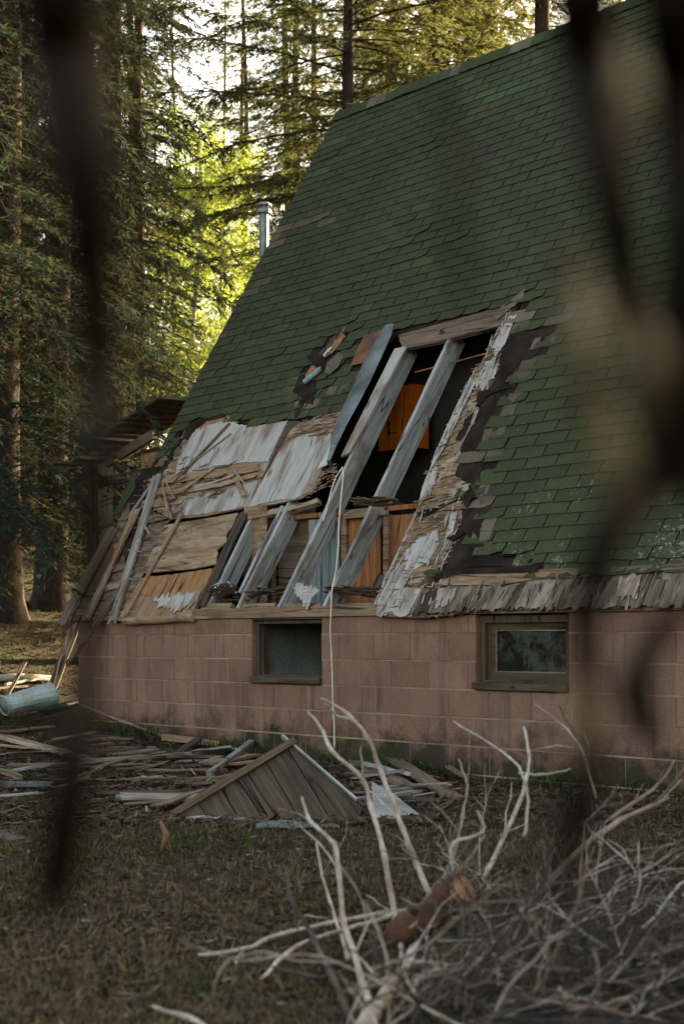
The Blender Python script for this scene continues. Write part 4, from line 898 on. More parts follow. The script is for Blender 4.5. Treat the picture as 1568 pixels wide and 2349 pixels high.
scrapsheet((560,1893), .3, .45, 'zinc', 'slate-blue roofing scrap just below the fallen gable', TH_, .01)
scrapsheet((668,1900), .28, .4, 'zinc', 'larger slate-blue roofing scrap in the grass below the gable', TH_+.2, .01)
scrapsheet((730,1888), .2, .6, 'shingle', 'long green roofing strip right below the gable boards', TH_-.1, .01)
scrapsheet((430,1880), .16, .3, 'shingle_fresh', 'bright green roofing scrap at the gable tip', TH_+.1, .01)
scrapsheet((345,1842), .2, .4, 'shingle_fresh', 'green roofing scrap left of the gable tip', TH_-.1, .01)
scrapsheet((310,1760), .2, .5, 'shingle', 'green shingle scrap under the whitish bark board', TH_+.1, .01)
scrapsheet((450,1795), .2, .35, 'shingle_fresh', 'green shingle scrap between tan boards', TH_+.5, .01)
scrapsheet((1480,2000), .16, .3, 'felt', 'grey roofing scrap on the grass at the right', TH_+.1, .03)
scrapsheet((1400,2030), .25, .6, 'felt', 'dark felt scrap in front of the right grey scrap', TH_, .01)
scrapsheet((40,1805), .25, .5, 'zinc', 'grey-blue roofing scrap at the left edge', TH_, .01)
for i in range(26):
    A = (random.choice([random.uniform(0, 420), random.uniform(180, 560), random.uniform(880, 1100)]), 0); A = (A[0], random.uniform(1690, 1860) if A[0] < 600 else random.uniform(1830, 1885))
    scrapsheet(A, random.uniform(.08, .2), random.uniform(.15, .4), random.choice(['shingle', 'shingle', 'shingle_tan', 'felt', 'zinc', 'felt']), 'small torn roofing scrap lying among the debris', random.uniform(0, 3), .008)
for i in range(64):
    x = random.choice([random.uniform(-20, 600), random.uniform(150, 600), random.uniform(820, 1080)]); y = random.uniform(1672, 1860) if x < 650 else random.uniform(1745, 1850)
    p = on_g(x, y); L = random.uniform(.15, .6); a = TH_+random.gauss(0, .5)+(0 if random.random() < .8 else 1.2); d = Vector((math.cos(a), math.sin(a), 0))*L/2
    o = ob('board', plank_mesh(L, random.uniform(.015, .08), random.uniform(.006, .02), random.choice(['plank_tan', 'plank_brown', 'plank_brown', 'plank_grey', 'plank_dark']), .05, 4, 5)); q = p+Vector((0, 0, random.uniform(.008, .05)))
    lay(o, q-d+Vector((0, 0, random.uniform(-.01, .02))), q+d+Vector((0, 0, random.uniform(-.01, .05))), roll=random.gauss(0, .3)); tag(o, 'small splintered board lying in the debris by the wall', 'board', 'small boards in the debris by the wall')
def metal_sheet():
    a = [on_g(849,1832), on_g(972,1880), on_g(861,1886)]; b = on_g(875, 1850)+Vector((0, 0, .14)); mb = MB()
    P = [on_g(856,1884)+Vector((0,0,.03)), on_g(905,1886)+Vector((0,0,.015)), on_g(966,1880)+Vector((0,0,.02)), on_g(900,1858)+Vector((0,0,.10)), on_g(852,1846)+Vector((0,0,.14))]
    c = sum(P, Vector())/5; mb.add([p-c for p in P]+[p-c-Vector((0,0,.006)) for p in P], [(0,1,2,3,4), (9,8,7,6,5)]+[(i, i+5, (i+1) % 5+5, (i+1) % 5) for i in range(5)])
    tag(mb.build('metal_sheet', M['sheet_white'], loc=c), 'dirty white metal sheet leaning beside the fallen gable', 'metal sheet')
metal_sheet()
def fibres():
    p = on_g(720, 1745)+Vector((0, 0, .22)); mb = MB()
    for i in range(46):
        a = random.gauss(2.6, .5); d = (RT*math.cos(a)+Vector((0,0,1))*random.uniform(-.2, .45)+FW*random.gauss(0, .3)); L = random.uniform(.12, .3)
        mb.tube([p+RT*random.uniform(-.02,.14)+Vector((0,0,random.uniform(-.06,.02))), p+d*L*.5+Vector((0,0,.03)), p+d*L], [.006, .005, .002], 4)
    o = mb.build('frayed_fibre_tuft', M['branch_pale']); tag(o, 'frayed whitish fibre tuft behind the gable peak', 'fibre tuft')
fibres()
def tub():
    Zt = 14.6; a, b = at(10, 1618, Zt), at(118, 1592, Zt+.25); d = (b-a); L = d.length; e = empty('metal_tub', (a+b)/2); X = d.normalized(); Y = Vector((0,0,1)).cross(X).normalized(); Zv = X.cross(Y)
    e.rotation_euler = Matrix((X, Y, Zv)).transposed().to_euler(); e.scale = (1, 1.1, .8); tag(e, 'dented pale turquoise fluted metal tub lying on its side', 'tub')
    n = 48; mb = MB(); vs = []; ks = 8
    for i in range(ks+1):
        t = i/ks; r0 = .115+.035*t
        for j in range(n):
            A = 2*math.pi*j/n; r = r0*(1+.025*math.cos(A*16))*(1-.10*max(0, math.sin(A)))+.016*nz(t*3, math.cos(A)*2, math.sin(A)*2); vs.append((t*L-L/2, r*math.cos(A), r*math.sin(A)))
    fs = [(i*n+j, i*n+(j+1) % n, (i+1)*n+(j+1) % n, (i+1)*n+j) for i in range(ks) for j in range(n)]; fs.append(tuple(range(n))[::-1])
    vin = [(x-.0, y*.975, z*.975) for x, y, z in vs]; N = len(vs); mb.add(vs+vin, fs+[tuple(x+N for x in f[::-1]) for f in fs]); mb.build('body', M['tub'], e, smooth=True)
    for t in (-.5, .5):
        rr = .117 if t < 0 else .152; mb = MB(); mb.tube([(t*L+.0, rr*math.cos(2*math.pi*j/32), rr*math.sin(2*math.pi*j/32)*(1 if math.sin(2*math.pi*j/32) < 0 else .9)) for j in range(33)], .006, 5); mb.build('rim', M['tub'], e)
tub()
def stick(name, pts, rad, m, label, cat, sides=8, group=None):
    mb = MB(); c = pts[0]; mb.tube([p-c for p in pts], rad, sides); o = mb.build(name, M[m], loc=c, smooth=True); return tag(o, label, cat, group)
a, b = on_g(104, 1640), on_g(196, 1622); stick('drain_pipe', [a+Vector((0,0,.045)), b+Vector((0,0,.06))], .036, 'black_plastic', 'black plastic pipe end lying in front of the tub', 'pipe', 14)
a, b = on_g(-30, 1566), on_g(122, 1568); stick('log_pole', [a+Vector((0,0,.04)), (a+b)/2+Vector((0,0,.06)), b+Vector((0,0,.05))], [.035, .04, .03], 'bark_pale', 'grey pole lying on the slope behind the tub', 'pole')

# ------------------------------------------------------------------ brush pile in front
def bz(x, y, Z): return at(x, y, min(Z, (HC-.02)*FD/max(30, y-HY)*.985))
def smooth_path(pts, n=4):
    P = [Vector(p) for p in pts]; out = []
    for i in range(len(P)-1):
        p0, p1, p2, p3 = P[max(i-1, 0)], P[i], P[i+1], P[min(i+2, len(P)-1)]
        for k in range(n):
            t = k/n; out.append(.5*((2*p1)+(p2-p0)*t+(2*p0-5*p1+4*p2-p3)*t*t+(3*p1-p0-3*p2+p3)*t**3))
    return out+[P[-1]]
BR = [  # tip first; depth tip, depth base, radius px tip/base, material, label
 ([(705,1632),(735,1666),(760,1722),(830,1786),(850,1850),(880,1960),(905,2105),(930,2230)], 5.4, 5.0, 4, 9, 'branch_pale', 'bleached forked branch arching in front of the fallen gable'),
 ([(735,1600),(800,1640),(842,1692),(870,1760),(905,1850),(930,1920),(962,2000),(1000,2090)], 5.7, 5.2, 4, 9, 'branch_pale', 'tallest bleached branch reaching across the hanging cord'),
 ([(745,1614),(770,1640),(800,1650),(815,1655)], 5.6, 5.7, 3, 4, 'branch_pale', 'short bleached twig beside the tallest branch tip'),
 ([(690,1830),(712,1882),(765,1936),(776,2000),(790,2120),(830,2250),(860,2360)], 5.0, 4.3, 4, 10, 'branch_pale', 'upright pale branch below the gable, thickening downward'),
 ([(640,1855),(690,1870),(730,1905),(765,1935)], 5.1, 4.95, 3, 5, 'branch_red', 'reddish side twig joining the upright pale branch'),
 ([(700,1912),(690,1960),(660,2010),(672,2070),(720,2150),(762,2240),(812,2355)], 4.9, 4.2, 3, 9, 'branch_grey', 'crooked dark-topped branch at the left of the pile'),
 ([(725,1930),(740,2010),(770,2110),(800,2200)], 5.1, 4.8, 3, 6, 'branch_pale', 'thin straight pale shoot among the left branches'),
 ([(455,2192),(560,2178),(650,2142),(780,2112),(900,2092),(990,2082)], 4.7, 5.0, 5, 8, 'branch_pale', 'long whitish branch lying nearly level over the grass'),
 ([(600,2245),(680,2172),(790,2132),(900,2100)], 4.5, 4.8, 5, 7, 'branch_pale', 'second whitish branch lying just below the level one'),
 ([(540,2200),(660,2228),(760,2238),(860,2180),(950,2140)], 4.4, 4.8, 4, 6, 'branch_grey', 'grey branch sagging under the whitish branches'),
 ([(1040,1655),(1130,1712),(1190,1760),(1210,1840),(1200,1920)], 5.8, 5.3, 3, 5, 'branch_pale', 'thin pale branch pointing up-left before the right window'),
 ([(1200,1668),(1213,1730),(1206,1785),(1190,1840),(1150,1930),(1110,2010)], 5.7, 5.2, 4, 7, 'branch_pale', 'white kinked branch standing below the right window'),
 ([(1306,1765),(1240,1778),(1190,1772)], 5.6, 5.6, 3, 4, 'branch_pale', 'short level twig crossing the white kinked branch'),
 ([(1095,1858),(1106,1908),(1040,1935),(1036,1990),(1030,2060)], 5.2, 5.0, 4, 6, 'branch_pale', 'hooked white twig standing above the cut log'),
 ([(1535,1830),(1450,1868),(1400,1896),(1283,1993),(1182,2109),(1031,2285)], 5.2, 4.3, 5, 11, 'branch_red', 'long reddish branch slanting up to the right'),
 ([(1560,1790),(1500,1850),(1420,1880),(1330,1950),(1240,2040),(1150,2160)], 5.3, 4.7, 4, 8, 'branch_red', 'upper slanting reddish branch beside the long one'),
 ([(1545,1745),(1510,1800),(1440,1850),(1400,1880)], 5.4, 5.2, 4, 6, 'branch_red', 'curved end of reddish branch at the right edge'),
 ([(1575,2090),(1500,2125),(1460,2150),(1300,2230),(1180,2330)], 4.6, 4.2, 4, 8, 'branch_grey', 'pale grey branch entering from the right edge'),
 ([(1225,2260),(1180,2320),(1140,2400)], 4.3, 3.9, 5, 8, 'branch_grey', 'blurred grey-brown stem at the bottom right of the pile'),
 ([(960,2160),(900,2260),(850,2330),(800,2400)], 4.6, 3.9, 12, 22, 'branch_pale', 'thick peeling whitish limb at the bottom of the pile'),
 ([(350,2310),(430,2335),(520,2380)], 4.1, 3.9, 6, 8, 'branch_pale', 'pale stick lying at the bottom edge'),
 ([(1280,1620),(1310,1670),(1350,1720),(1380,1790)], 5.4, 5.2, 2, 4, 'branch_grey', 'faint grey twig before the wall right of the sill'),
 ([(1225,1615),(1290,1665),(1330,1720),(1370,1830)], 5.5, 5.3, 2, 4, 'branch_pale', 'faint pale twig rising toward the right window sill'),
 ([(1050,1740),(1070,1800),(1060,1870),(1040,1960),(960,2120)], 5.6, 5.0, 3, 6, 'branch_red', 'brown upright branch behind the cut log'),
 ([(1350,1800),(1360,1870),(1330,1960),(1290,2060)], 5.3, 4.9, 3, 5, 'branch_grey', 'thin bent grey shoot in the right of the pile'),
]
for pts, zt, zb, rt, rb, m, lab in BR:
    n = len(pts); P = [bz(x, y, .45+zt+(zb-zt)*i/(n-1)+.05*math.sin(i*2.1)) for i, (x, y) in enumerate(pts)]; P = smooth_path(P, 4); k = len(P)
    P = [p+Vector((random.gauss(0,1), random.gauss(0,1), random.gauss(0,1)))*.0018 for p in P]
    sc_ = .82*((zt+zb)/2+.45)/FD
    rad = [(rt+(rb-rt)*i/(k-1))*sc_*random.uniform(.88, 1.1)*(1.3 if i % 4 == 0 and random.random() < .5 else 1) for i in range(k)]; rad[0] *= .6
    c = P[0]; mb = MB(); mb.tube([p-c for p in P], rad, 9)
    for q in range(random.choice((1, 2, 3)) if k > 9 else 0):          # side spurs and forks
        i = random.randrange(2, k-3); d0 = (P[i-1]-P[i]).normalized(); sdv = Vector((random.gauss(0,1), random.gauss(0,1), random.gauss(.2,.6))); sdv = (sdv-d0*sdv.dot(d0)).normalized(); L = random.uniform(.04, .26); pts_ = [P[i]]
        d0 = (d0*.7+sdv*.75)
        for u in range(4): d0 = (d0+Vector((random.gauss(0,.2), random.gauss(0,.2), random.gauss(0,.2)))).normalized(); pts_.append(pts_[-1]+d0*L/4)
        r_ = rad[i]*random.uniform(.35, .6); mb.tube([p-c for p in pts_], [r_, r_*.9, r_*.7, r_*.55, r_*.3], 6)
    tag(mb.build('dead_branch', M[m], loc=c, smooth=True), lab, 'branch', 'dead branches of the brush pile')
def cut_log():
    a, b = bz(1062, 2036, 4.84), bz(915, 2150, 5.08); d = (b-a); a2 = a-d*0.0; e = empty('cut_log', b); tag(e, 'short red-brown log with a sawn end on top of the brush pile', 'log')
    mb = MB(); k = 14; R0 = .05; mb.tube([(a+d*1.5*i/k)-b+Vector((0,0,.01*math.sin(i))) for i in range(k+1)], [R0*(1+.09*random.uniform(-1,1)) for _ in range(k+1)], 22, cap=False); mb.build('bark', M['log'], e, smooth=True)
    mb = MB(); t = d.normalized(); mb.tube([a-b-t*.002, a-b+t*.02], R0*.99, 16); mb.build('sawn_end', M['cut'], e)
    for q, (f, az) in enumerate(((.35, 1.0), (.62, 2.6), (.8, .3))):
        sdv = t.cross(Vector((0,0,1))).normalized()*math.cos(az)+Vector((0,0,1))*math.sin(az); p = a-b+d*f; mb = MB(); mb.tube([p+sdv*R0*.7, p+sdv*(R0+.03)], [.014, .009], 7); mb.build('branch_stub', M['log'], e)
cut_log()
def twigs():
    bins = [MB(), MB(), MB(), MB()]
    def grow(mb, p, d, L, r, depth):
        pts = [p]; n = 5; rr = []
        for k in range(n):
            d = (d+Vector((random.gauss(0,.22), random.gauss(0,.22), random.gauss(0,.18)))).normalized(); pts.append(pts[-1]+d*L/n)
            if depth and random.random() < .45:
                s_ = Vector((random.gauss(0,1), random.gauss(0,1), random.gauss(.3,.7))).normalized(); grow(mb, pts[-1], (d*.8+s_*.7).normalized(), L*random.uniform(.3, .6), r*.6, depth-1)
        mb.tube(pts, [r*(1-.13*k)*random.uniform(.85, 1.15) for k in range(n+1)], 5, cap=False)
    for i in range(270):
        y = random.uniform(2050, 2440); x = random.uniform(930, 1640) if y < 2250 else random.uniform(780, 1640); Z = (HC-.02)*FD/(y-HY)*.985
        p = at(x, y, Z)+Vector((0, 0, random.uniform(0, .10))); a = random.gauss(.75, .7); d = RT*math.sin(a)+Vector((0,0,1))*abs(math.cos(a))*random.uniform(.1, .9)+FW*random.gauss(0, .5)
        low = random.random() < .55
        if low: d.z *= .25
        grow(bins[2 if low and random.random() < .7 else random.choice((0, 0, 1, 3))], p, d.normalized(), random.uniform(.18, .55), random.choice((.0018, .0025, .003, .004, .006)), 2)
    for mb, m, lab in zip(bins, ('branch_grey', 'branch_red', 'branch_dark', 'branch_pale'), ('tangle of thin grey-brown dead twigs in the brush pile', 'reddish thin dead twigs mixed in the brush pile', 'dark low tangle of twigs at the bottom of the brush pile', 'fine bleached twigs standing out of the brush pile')):
        tag(kind(mb.build('brush_twigs', M[m]), 'stuff'), lab, 'twigs')
twigs()
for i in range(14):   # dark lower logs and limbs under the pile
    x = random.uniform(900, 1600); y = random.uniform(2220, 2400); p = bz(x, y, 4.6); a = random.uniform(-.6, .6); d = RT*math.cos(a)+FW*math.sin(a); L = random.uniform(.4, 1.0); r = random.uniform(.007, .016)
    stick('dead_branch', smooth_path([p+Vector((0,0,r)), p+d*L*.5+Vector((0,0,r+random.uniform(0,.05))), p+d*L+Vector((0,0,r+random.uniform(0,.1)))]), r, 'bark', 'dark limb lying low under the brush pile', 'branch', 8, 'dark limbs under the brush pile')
a = on_g(372, 1962); stick('wood_chunk', [a+Vector((0,0,.02)), a+RT*.02+Vector((0,0,.10)), a-RT*.01+Vector((0,0,.16))], [.010, .016, .006], 'cut', 'small orange broken wood chunk standing in the grass', 'wood chunk')

# ------------------------------------------------------------------ out-of-focus branches close to the camera
def near(pts, Z, m, label, sides=8, name='near_branch', need=None):
    Z *= .8
    P = smooth_path([at(x, y, Z+.05*math.sin(i*1.7)) for i, (x, y, r) in enumerate(pts)], 4); rr = []
    for i in range(len(pts)-1):
        for k in range(4): rr.append((pts[i][2]+(pts[i+1][2]-pts[i][2])*k/4)*Z/FD)
    rr.append(pts[-1][2]*Z/FD); c = P[0]; mb = MB(); mb.tube([p-c for p in P], rr, sides); o = mb.build(name, M[m], loc=c, smooth=True); return tag(o, label, 'branch', 'blurred branches close to the camera')
near([(120,-60,102),(155,120,99),(178,300,77),(200,480,62),(218,700,47),(226,900,46),(222,1050,38),(212,1250,32),(200,1450,32),(192,1600,37),(170,1750,49),(145,1930,56),(120,2060,46),(112,2110,9)], 0.65, 'branch_near', 'dark out-of-focus branch hanging down the left side')
near([(1325,-60,86),(1350,120,82),(1372,300,55),(1400,460,46),(1435,640,44),(1458,780,36),(1490,960,35),(1530,1120,29)], 0.68, 'branch_near', 'dark out-of-focus branch from the top, left of the right edge')
near([(1566,-60,116),(1576,200,86),(1581,480,68),(1574,760,65),(1586,1000,62),(1616,1150,42)], 0.68, 'branch_near', 'thick dark out-of-focus branch along the right edge')
near([(1600,960,56),(1520,1080,62),(1430,1170,50),(1370,1290,42),(1340,1420,42),(1350,1560,36),(1352,1720,36),(1320,1880,39),(1285,2010,25),(1270,2120,6)], 0.68, 'branch_near', 'blurred branch curving down from the right edge before the wall')
near([(1570,1380,15),(1500,1470,37),(1462,1560,48),(1470,1650,40),(1510,1720,8)], 0.75, 'branch_near', 'short dark blurred hook-shaped branch at the right')
near([(990,180,8),(1020,260,16),(1050,380,16),(1040,520,14),(1062,640,10),(1090,760,3)], .6, 'branch_near', 'faint blurred twig before the upper roof')
for x, y, h, w_, lab in ((1342,770,230,44,'largest ochre blurred bark strip before the roof'),(1440,200,140,30,'ochre blurred bark strip near the top right'),(1490,820,150,26,'ochre blurred bark strip beside the right edge branch'),(1400,1010,130,36,'ochre blurred bark strip above the curving branch'),(1340,1640,140,18,'lowest ochre blurred bark strip before the wall')):
    near([(x-34,y-h,8),(x-16,y-h*.5,w_*.75),(x+4,y-h*.1,w_*.9),(x-6,y+h*.35,w_),(x+16,y+h*.7,w_*.6),(x+4,y+h,6)], .5, 'branch_ochre', lab, name='near_bark_strip')

# ------------------------------------------------------------------ trees
def conifer(seed, H, r0, z0, Lb, droop, step, per, tw=.09, nl=.095, nw=.02, dead=.35, rise=.12, pw=.8, tl=(.16, .5), stp0=.022):
    rg = np.random.default_rng(seed); rn = random.Random(seed); tm = MB()
    ks = 26; tm.tube([(0.10*math.sin(i*.45+seed)*i/ks, .10*math.cos(i*.37+seed)*i/ks, H*i/ks-.4) for i in range(ks+1)], [(r0*(1-i/ks)**.8+.012)*(1.9 if i == 0 else 1.12 if i == 1 else 1) for i in range(ks+1)], 12)
    VT, DT = [], []
    z = z0
    while z < H-.3:
        for _ in range(per if rn.random() < .6 else max(1, per-1)):
            az = rn.uniform(0, 6.283); L = Lb*(1-z/H)**pw*rn.uniform(.6, 1.12)+.25; d = np.array([math.cos(az), math.sin(az), 0]); q = 7
            zz = z+rn.uniform(-step, step)*.5; t = np.linspace(0, 1, q+1); dr = droop*rn.uniform(.6, 1.3)
            path = d[None]*(L*t)[:, None]+np.stack([0*t, 0*t, zz+rise*L*t-dr*L*t**2], 1); path[:, :2] += rg.normal(0, .025*L, (q+1, 2))*t[:, None]
            tm.tube(path.tolist(), [max(.003, .0048*L*(1-.85*x)) for x in t], 4, cap=False)
            n = max(4, int(L/tw)); tt = rg.uniform(.12, 1.0, n*2); sg = np.where(np.arange(n*2) % 2, 1., -1.)
            pos = np.stack([np.interp(tt, t, path[:, i]) for i in range(3)], 1); ang = az+sg*rg.uniform(.5, 1.25, n*2)
            ln = rg.uniform(tl[0], tl[1], n*2)*(1.15-.75*tt)*min(1.2, .5+L*.35); dn = -rg.uniform(.05, .5, n*2)-dr*.6*tt
            td = np.stack([np.cos(ang), np.sin(ang), dn], 1); td /= np.linalg.norm(td, axis=1)[:, None]
            isd = (tt < .5) & (rg.random(n*2) < dead) | (rg.random(n*2) < dead*.12)
            for sel, store, stp, sc in ((~isd, VT, stp0, 1.0), (isd, DT, .05, .8)):
                P, D, Ls = pos[sel], td[sel], ln[sel]
                if not len(P): continue
                if store is DT: D = D+np.array([0, 0, -.8]); D /= np.linalg.norm(D, axis=1)[:, None]; Ls = Ls*1.5
                cnt = np.maximum(3, (Ls/stp).astype(int)); idx = np.repeat(np.arange(len(P)), cnt); u = rg.random(len(idx))
                b = P[idx]+D[idx]*(Ls[idx]*u)[:, None]; s = np.cross(D[idx], [0, 0, 1]); s /= np.linalg.norm(s, axis=1)[:, None]+1e-9
                lat = rg.normal(0, 1, len(idx)); o = D[idx]*.75+s*np.clip(lat, -1.2, 1.2)[:, None]*.75+np.stack([0*u, 0*u, rg.normal(-.05, .3, len(u))], 1); o /= np.linalg.norm(o, axis=1)[:, None]
                l = nl*sc*rg.uniform(.6, 1.25, len(u)); wv = np.cross(o, rg.normal(0, 1, (len(u), 3))); wv /= np.linalg.norm(wv, axis=1)[:, None]+1e-9; wv *= (nw*sc*(.45 if store is DT else 1))*rg.uniform(.6, 1.2, len(u))[:, None]*.5
                store.append(np.stack([b-wv, b+wv, b+o*l[:, None]], 1).reshape(-1, 3))
        z += step*rn.uniform(.7, 1.3)
    out = [tm]
    for S in (VT, DT):
        V = np.concatenate(S); out.append((V, np.arange(len(V)).reshape(-1, 3)))
    return out
def proto(name, bark, needle, **kw):
    tm, c, d = conifer(**kw); t = tm.mesh(name+'_trunk', M[bark]); t.polygons.foreach_set('use_smooth', [True]*len(t.polygons))
    return (t, arr_mesh(name+'_crown', *c, M[needle]), arr_mesh(name+'_dead', *d, M['needle_dead']))
PR = {
 'spruce': proto('spruce', 'bark', 'needle_blue', seed=3, H=17, r0=.21, z0=1.5, Lb=2.7, droop=.6, step=.16, per=3, dead=.45, stp0=.02),
 'spruce2': proto('spruce2', 'bark', 'needle_blue', seed=11, H=17, r0=.19, z0=1.2, Lb=2.6, droop=.65, step=.17, per=3, dead=.5, stp0=.02),
 'bigfir': proto('bigfir', 'bark', 'needle_green', seed=27, H=22, r0=.12, z0=5.6, Lb=5.0, droop=.22, step=.22, per=3, tw=.09, nl=.10, nw=.022, dead=.12, pw=.5, stp0=.017),
 'fir': proto('fir', 'bark', 'needle_green', seed=5, H=21, r0=.12, z0=3.0, Lb=4.0, droop=.25, step=.24, per=2, tw=.10, nl=.10, nw=.024, dead=.15, pw=.65),
 'fir2': proto('fir2', 'bark_brown', 'needle_green', seed=8, H=22, r0=.14, z0=2.2, Lb=3.6, droop=.3, step=.25, per=2, tw=.10, nl=.11, nw=.026, dead=.2, pw=.65),
 'pine': proto('pine', 'bark_brown', 'needle_green', seed=14, H=23, r0=.12, z0=2.5, Lb=2.4, droop=.3, step=.28, per=2, tw=.12, nl=.12, nw=.03, dead=.45, pw=.6),
 'slim': proto('slim', 'bark_brown', 'needle_green', seed=19, H=21, r0=.10, z0=2.5, Lb=1.5, droop=.35, step=.26, per=2, tw=.10, nl=.10, nw=.024, dead=.6, pw=.5),
}
def aspen_proto(seed):
    rn = random.Random(seed); rg = np.random.default_rng(seed); tm = MB(); H = 13; tm.tube([(.15*math.sin(i*.6), .12*math.cos(i*.5), H*i/16-.3) for i in range(17)], [.10*(1-i/16)**.8+.01 for i in range(17)], 10); C = []
    for i in range(70):
        z = rn.uniform(2.2, H-.5); az = rn.uniform(0, 6.28); L = 2.1*(1-(z/H-.4)**2)*rn.uniform(.5, 1); p = Vector((0, 0, z)); e = p+Vector((math.cos(az)*L, math.sin(az)*L, L*.55)); mid = (p+e)/2+Vector((0,0,.12*L)); tm.tube([p, mid, e], [.022, .014, .004], 4, cap=False)
        n = 330; t = rg.uniform(.25, 1.08, n); pos = np.array(p)[None]*((1-t)**2)[:, None]+2*np.array(mid)[None]*(t*(1-t))[:, None]+np.array(e)[None]*(t**2)[:, None]; C.append(pos+rg.normal(0, .24, (n, 3)))
    P = np.concatenate(C); n = len(P); a = rg.normal(0, 1, (n, 3)); a /= np.linalg.norm(a, axis=1)[:, None]; b = np.cross(a, rg.normal(0, 1, (n, 3))); b /= np.linalg.norm(b, axis=1)[:, None]; s = rg.uniform(.028, .05, n)[:, None]
    V = np.stack([P-a*s, P+b*s*.8, P+a*s, P-b*s*.8], 1).reshape(-1, 3); t = tm.mesh('aspen_trunk', M['bark_pale']); return (t, arr_mesh('aspen_crown', V, np.arange(n*4).reshape(-1, 4), M['aspen']))
PR['aspen'] = aspen_proto(21); PR['aspen2'] = aspen_proto(33)
def plant(kind_, x, Z, sc, rot, label, group=None, lean=(0, 0), base=None):
    p = at(x, HY, Z) if base is None else Vector((base[0], base[1], 0)); nm = {'spruce': 'spruce_tree', 'spruce2': 'spruce_tree', 'fir': 'fir_tree', 'fir2': 'fir_tree', 'pine': 'pine_tree', 'slim': 'pine_tree', 'bigfir': 'fir_tree'}.get(kind_, 'aspen_tree')
    e = empty(nm, (p.x, p.y, gz(p.x, p.y)-.05), (lean[0], lean[1], rot)); e.scale = (sc, sc, sc); tag(e, label, 'tree', group)
    for me, n in zip(PR[kind_], ('trunk', 'crown', 'dead_twigs')): ob(n, me, e)
    return e
G1, G2 = 'conifers beyond the cabin', 'far forest trees'
plant('spruce', 10, 18.6, 1.0, .3, 'dark spruce at the left edge with a furrowed trunk', G1)
plant('spruce2', 118, 19.6, 1.05, 2.0, 'leaning dark spruce with exposed roots left of the porch', G1, lean=(.0, .03))
plant('spruce', 262, 25, 1.0, 4.1, 'spruce with drooping boughs behind the porch post', G1)
plant('spruce2', -150, 17, 1.1, 1.1, 'spruce whose boughs enter at the left edge', G1)
plant('spruce2', 62, 27, 1.05, 5.2, 'farther spruce filling the gap beside the left edge trunk', G1)
plant('spruce', 196, 30, 1.0, 3.0, 'farther spruce between the leaning spruce and the sky gap', G1)
plant('spruce', -70, 25, 1.1, 2.4, 'spruce mostly cut off by the left edge', G1)
plant('spruce2', 236, 36, 1.0, .9, 'distant spruce right of the porch post', G1)
plant('slim', 322, 28, 1.0, .7, 'slender brown-trunked conifer left of the sky gap', G1)
plant('slim', 300, 31, 1.0, 2.9, 'twin slender trunk just left of the sky gap', G1)
plant('bigfir', 798, 25.5, 1.0, 1.2, 'dark straight-trunked fir rising behind the left end of the ridge', G1)
plant('bigfir', 1004, 28, 1.05, 3.3, 'fir trunk rising behind the middle of the ridge', G1)
plant('fir2', 1238, 24, 1.1, 5.1, 'brown-trunked conifer behind the right of the ridge', G1)
plant('fir2', 1130, 31, 1.0, 4.0, 'conifer crown between the two right ridge trunks', G1)
plant('fir2', 720, 44, 1.0, 5.0, 'fir spreading boughs above the roof rake', G1)
plant('bigfir', 905, 37, 1.0, 4.4, 'fir crown between the two ridge trunks', G1)
plant('bigfir', 1110, 38, 1.0, .6, 'farther fir crown behind the right part of the ridge', G1)
plant('pine', 560, 52, 1.0, .4, 'thin pine behind the stove pipe', G1)
plant('aspen', 452, 36, .72, .2, 'bright yellow-green aspen with a white trunk left of the stove pipe', G1)
plant('aspen2', 510, 41, .78, 1.9, 'sunlit aspen crown behind the stove pipe', G1)
plant('aspen', 400, 45, .72, 3.9, 'farther sunlit aspen beside the sky gap', G1)
rt = random.Random(4)
for i in range(46):
    for _ in range(30):
        x = rt.uniform(-250, 1750); Z = rt.uniform(36, 74)
        P_ = at(x, HY, Z)
        if not (330 < x < 600 and Z < 66) and not (-25 < P_.x < -14 and P_.y > 10): break
    k = rt.choice(['fir', 'fir2', 'pine', 'spruce', 'fir', 'pine']); 
    plant(k, x, Z, rt.uniform(.85, 1.25), rt.uniform(0, 6.28), 'tall conifer in the hazy forest beyond the cabin', G2)
for X, Y in ((2, 12), (6, 11), (10, 10), (13, 6), (15, 13), (18, 8), (9, 16), (13, 18), (20, 15), (17, 3)):   # unseen conifers added to block sun passing the right end of the cabin
    plant(rt.choice(['fir', 'fir2', 'spruce']), 0, 0, rt.uniform(.9, 1.1), rt.uniform(0, 6), 'unseen conifer added behind the cabin to block the sun', G2, base=(X+rt.uniform(-1, 1), Y+rt.uniform(-1, 1)))

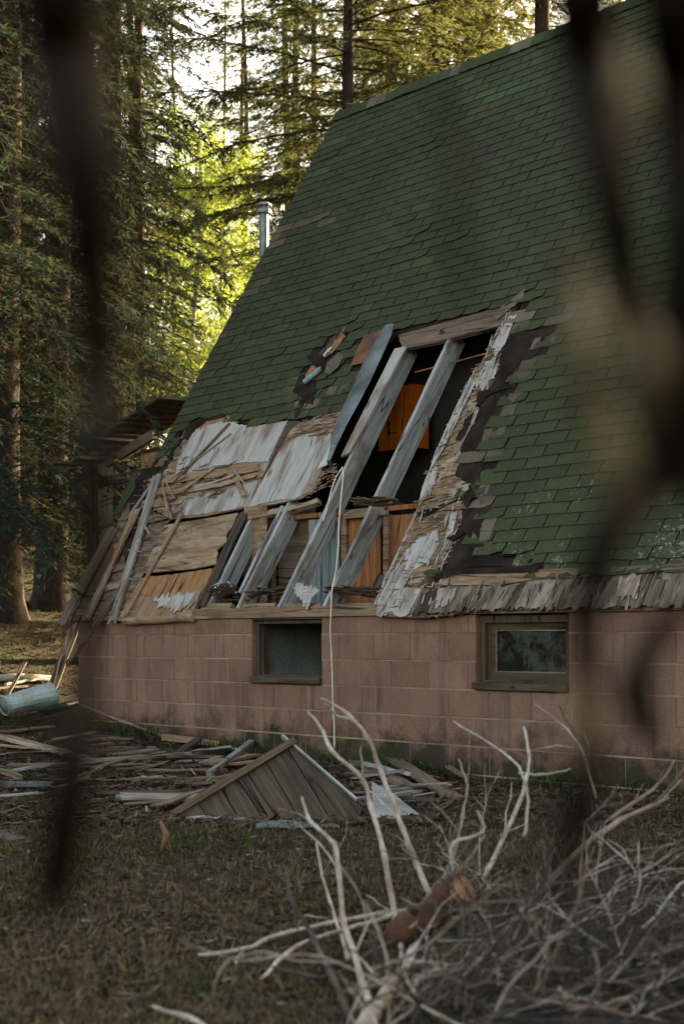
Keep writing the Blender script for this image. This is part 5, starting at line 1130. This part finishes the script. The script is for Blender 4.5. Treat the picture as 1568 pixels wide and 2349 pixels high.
# ------------------------------------------------------------------ loose ground cover
def blades(name, n, m, hgt, wid, where, flat=False, label='', seed=1):
    rg = np.random.default_rng(seed); V = []; c = 0
    while c < n:
        x, y = where(rg)
        z = gz(x, y); c += 1; h = rg.uniform(*hgt); w_ = rg.uniform(*wid); a = rg.uniform(0, 6.283); cx, cy = math.cos(a)*w_/2, math.sin(a)*w_/2
        if flat:
            b = rg.uniform(0, 6.283); dx, dy, dz = math.cos(b)*h, math.sin(b)*h, rg.normal(.02, .12)*h; px, py = -math.sin(b)*w_/2, math.cos(b)*w_/2; z += rg.uniform(.002, .02)
            V += [(x-px, y-py, z), (x+px, y+py, z+.003), (x+dx+px*.6, y+dy+py*.6, z+dz), (x+dx-px*.6, y+dy-py*.6, z+dz)]
        else:
            l = rg.normal(0, .35, 2)*h; V += [(x-cx, y-cy, z-.01), (x+cx, y+cy, z-.01), (x+l[0]*.4+cx*.6, y+l[1]*.4+cy*.6, z+h*.6), (x+l[0], y+l[1], z+h)]
    V = np.array(V); o = ob(name, arr_mesh(name, V, np.arange(len(V)).reshape(-1, 4), m)); kind(o, 'stuff'); return tag(o, label, name.split('_')[-1])
def fore(rg, y0=1700, y1=2400, x0=-160, x1=1900):
    while True:
        y = rg.uniform(y0, y1); x = rg.uniform(x0, x1); Z = HC*FD/(y-HY); P = at(x, HY, Z)
        if P.y < -.05: return P.x, P.y
def grassy(rg):
    while True:
        x, y = fore(rg, 1840, 2400)
        if nz(x*1.1, y*1.1, 3)+.5*nz(x*4, y*4, 7) > rg.uniform(-.2, .45): return x+rg.normal(0, .02), y+rg.normal(0, .02)
def rub(rg):
    while True:
        x, y = fore(rg, 1655, 1900)
        px = proj(Vector((x, y, 0)))[0]
        if px < 1100 or rg.random() < .25: return x, y
def hill(rg):
    while True:
        Z = rg.uniform(14, 40); P = at(rg.uniform(-60, 420), HY, Z)
        if P.x < -4.4: return P.x, P.y
blades('grass', 17000, M['grass'], (.012, .045), (.004, .010), grassy, label='short green grass tufts in the clearing', seed=2)
blades('dry_grass', 26000, M['grass_dry'], (.015, .05), (.003, .008), lambda r: fore(r, 1720, 2400), label='dry straw-coloured grass in the clearing', seed=3)
blades('litter', 40000, M['litter'], (.01, .06), (.004, .016), lambda r: fore(r, 1680, 2420), True, 'brown bark and needle litter on the soil', seed=4)
blades('wood_litter', 15000, M['litter'], (.03, .16), (.008, .03), rub, True, 'splintered wood litter along the wall', seed=5)
blades('pale_litter', 2200, M['chips'], (.015, .07), (.005, .015), lambda r: fore(r, 1680, 2420), True, 'pale wood chips scattered over the ground', seed=6)
blades('rubble_litter', 1600, M['chips'], (.04, .16), (.006, .02), rub, True, 'pale splinters along the wall', seed=8)
blades('undergrowth_grass', 6000, M['grass'], (.02, .07), (.008, .02), hill, label='green undergrowth on the slope among the trees', seed=7)
blades('undergrowth_litter', 12000, M['litter'], (.04, .14), (.01, .03), hill, True, label='brown dry undergrowth on the slope', seed=9)
def wallmoss(rg):
    while True:
        x = rg.uniform(-3.8, 6); 
        if nz(x*1.6, 2, 4) > rg.uniform(-.3, .5): return x, -abs(rg.normal(0, .05))-.01
blades('wall_grass', 1300, M['grass'], (.03, .12), (.004, .01), wallmoss, label='grass and weeds along the foot of the block wall', seed=10)
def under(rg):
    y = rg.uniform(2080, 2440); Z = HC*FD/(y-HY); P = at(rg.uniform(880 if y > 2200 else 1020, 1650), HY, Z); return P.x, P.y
blades('brush_litter', 6000, M['branch_dark'], (.03, .12), (.01, .03), under, True, 'dark litter under the brush pile', seed=12)  # flat dark pieces that darken the ground under the pile
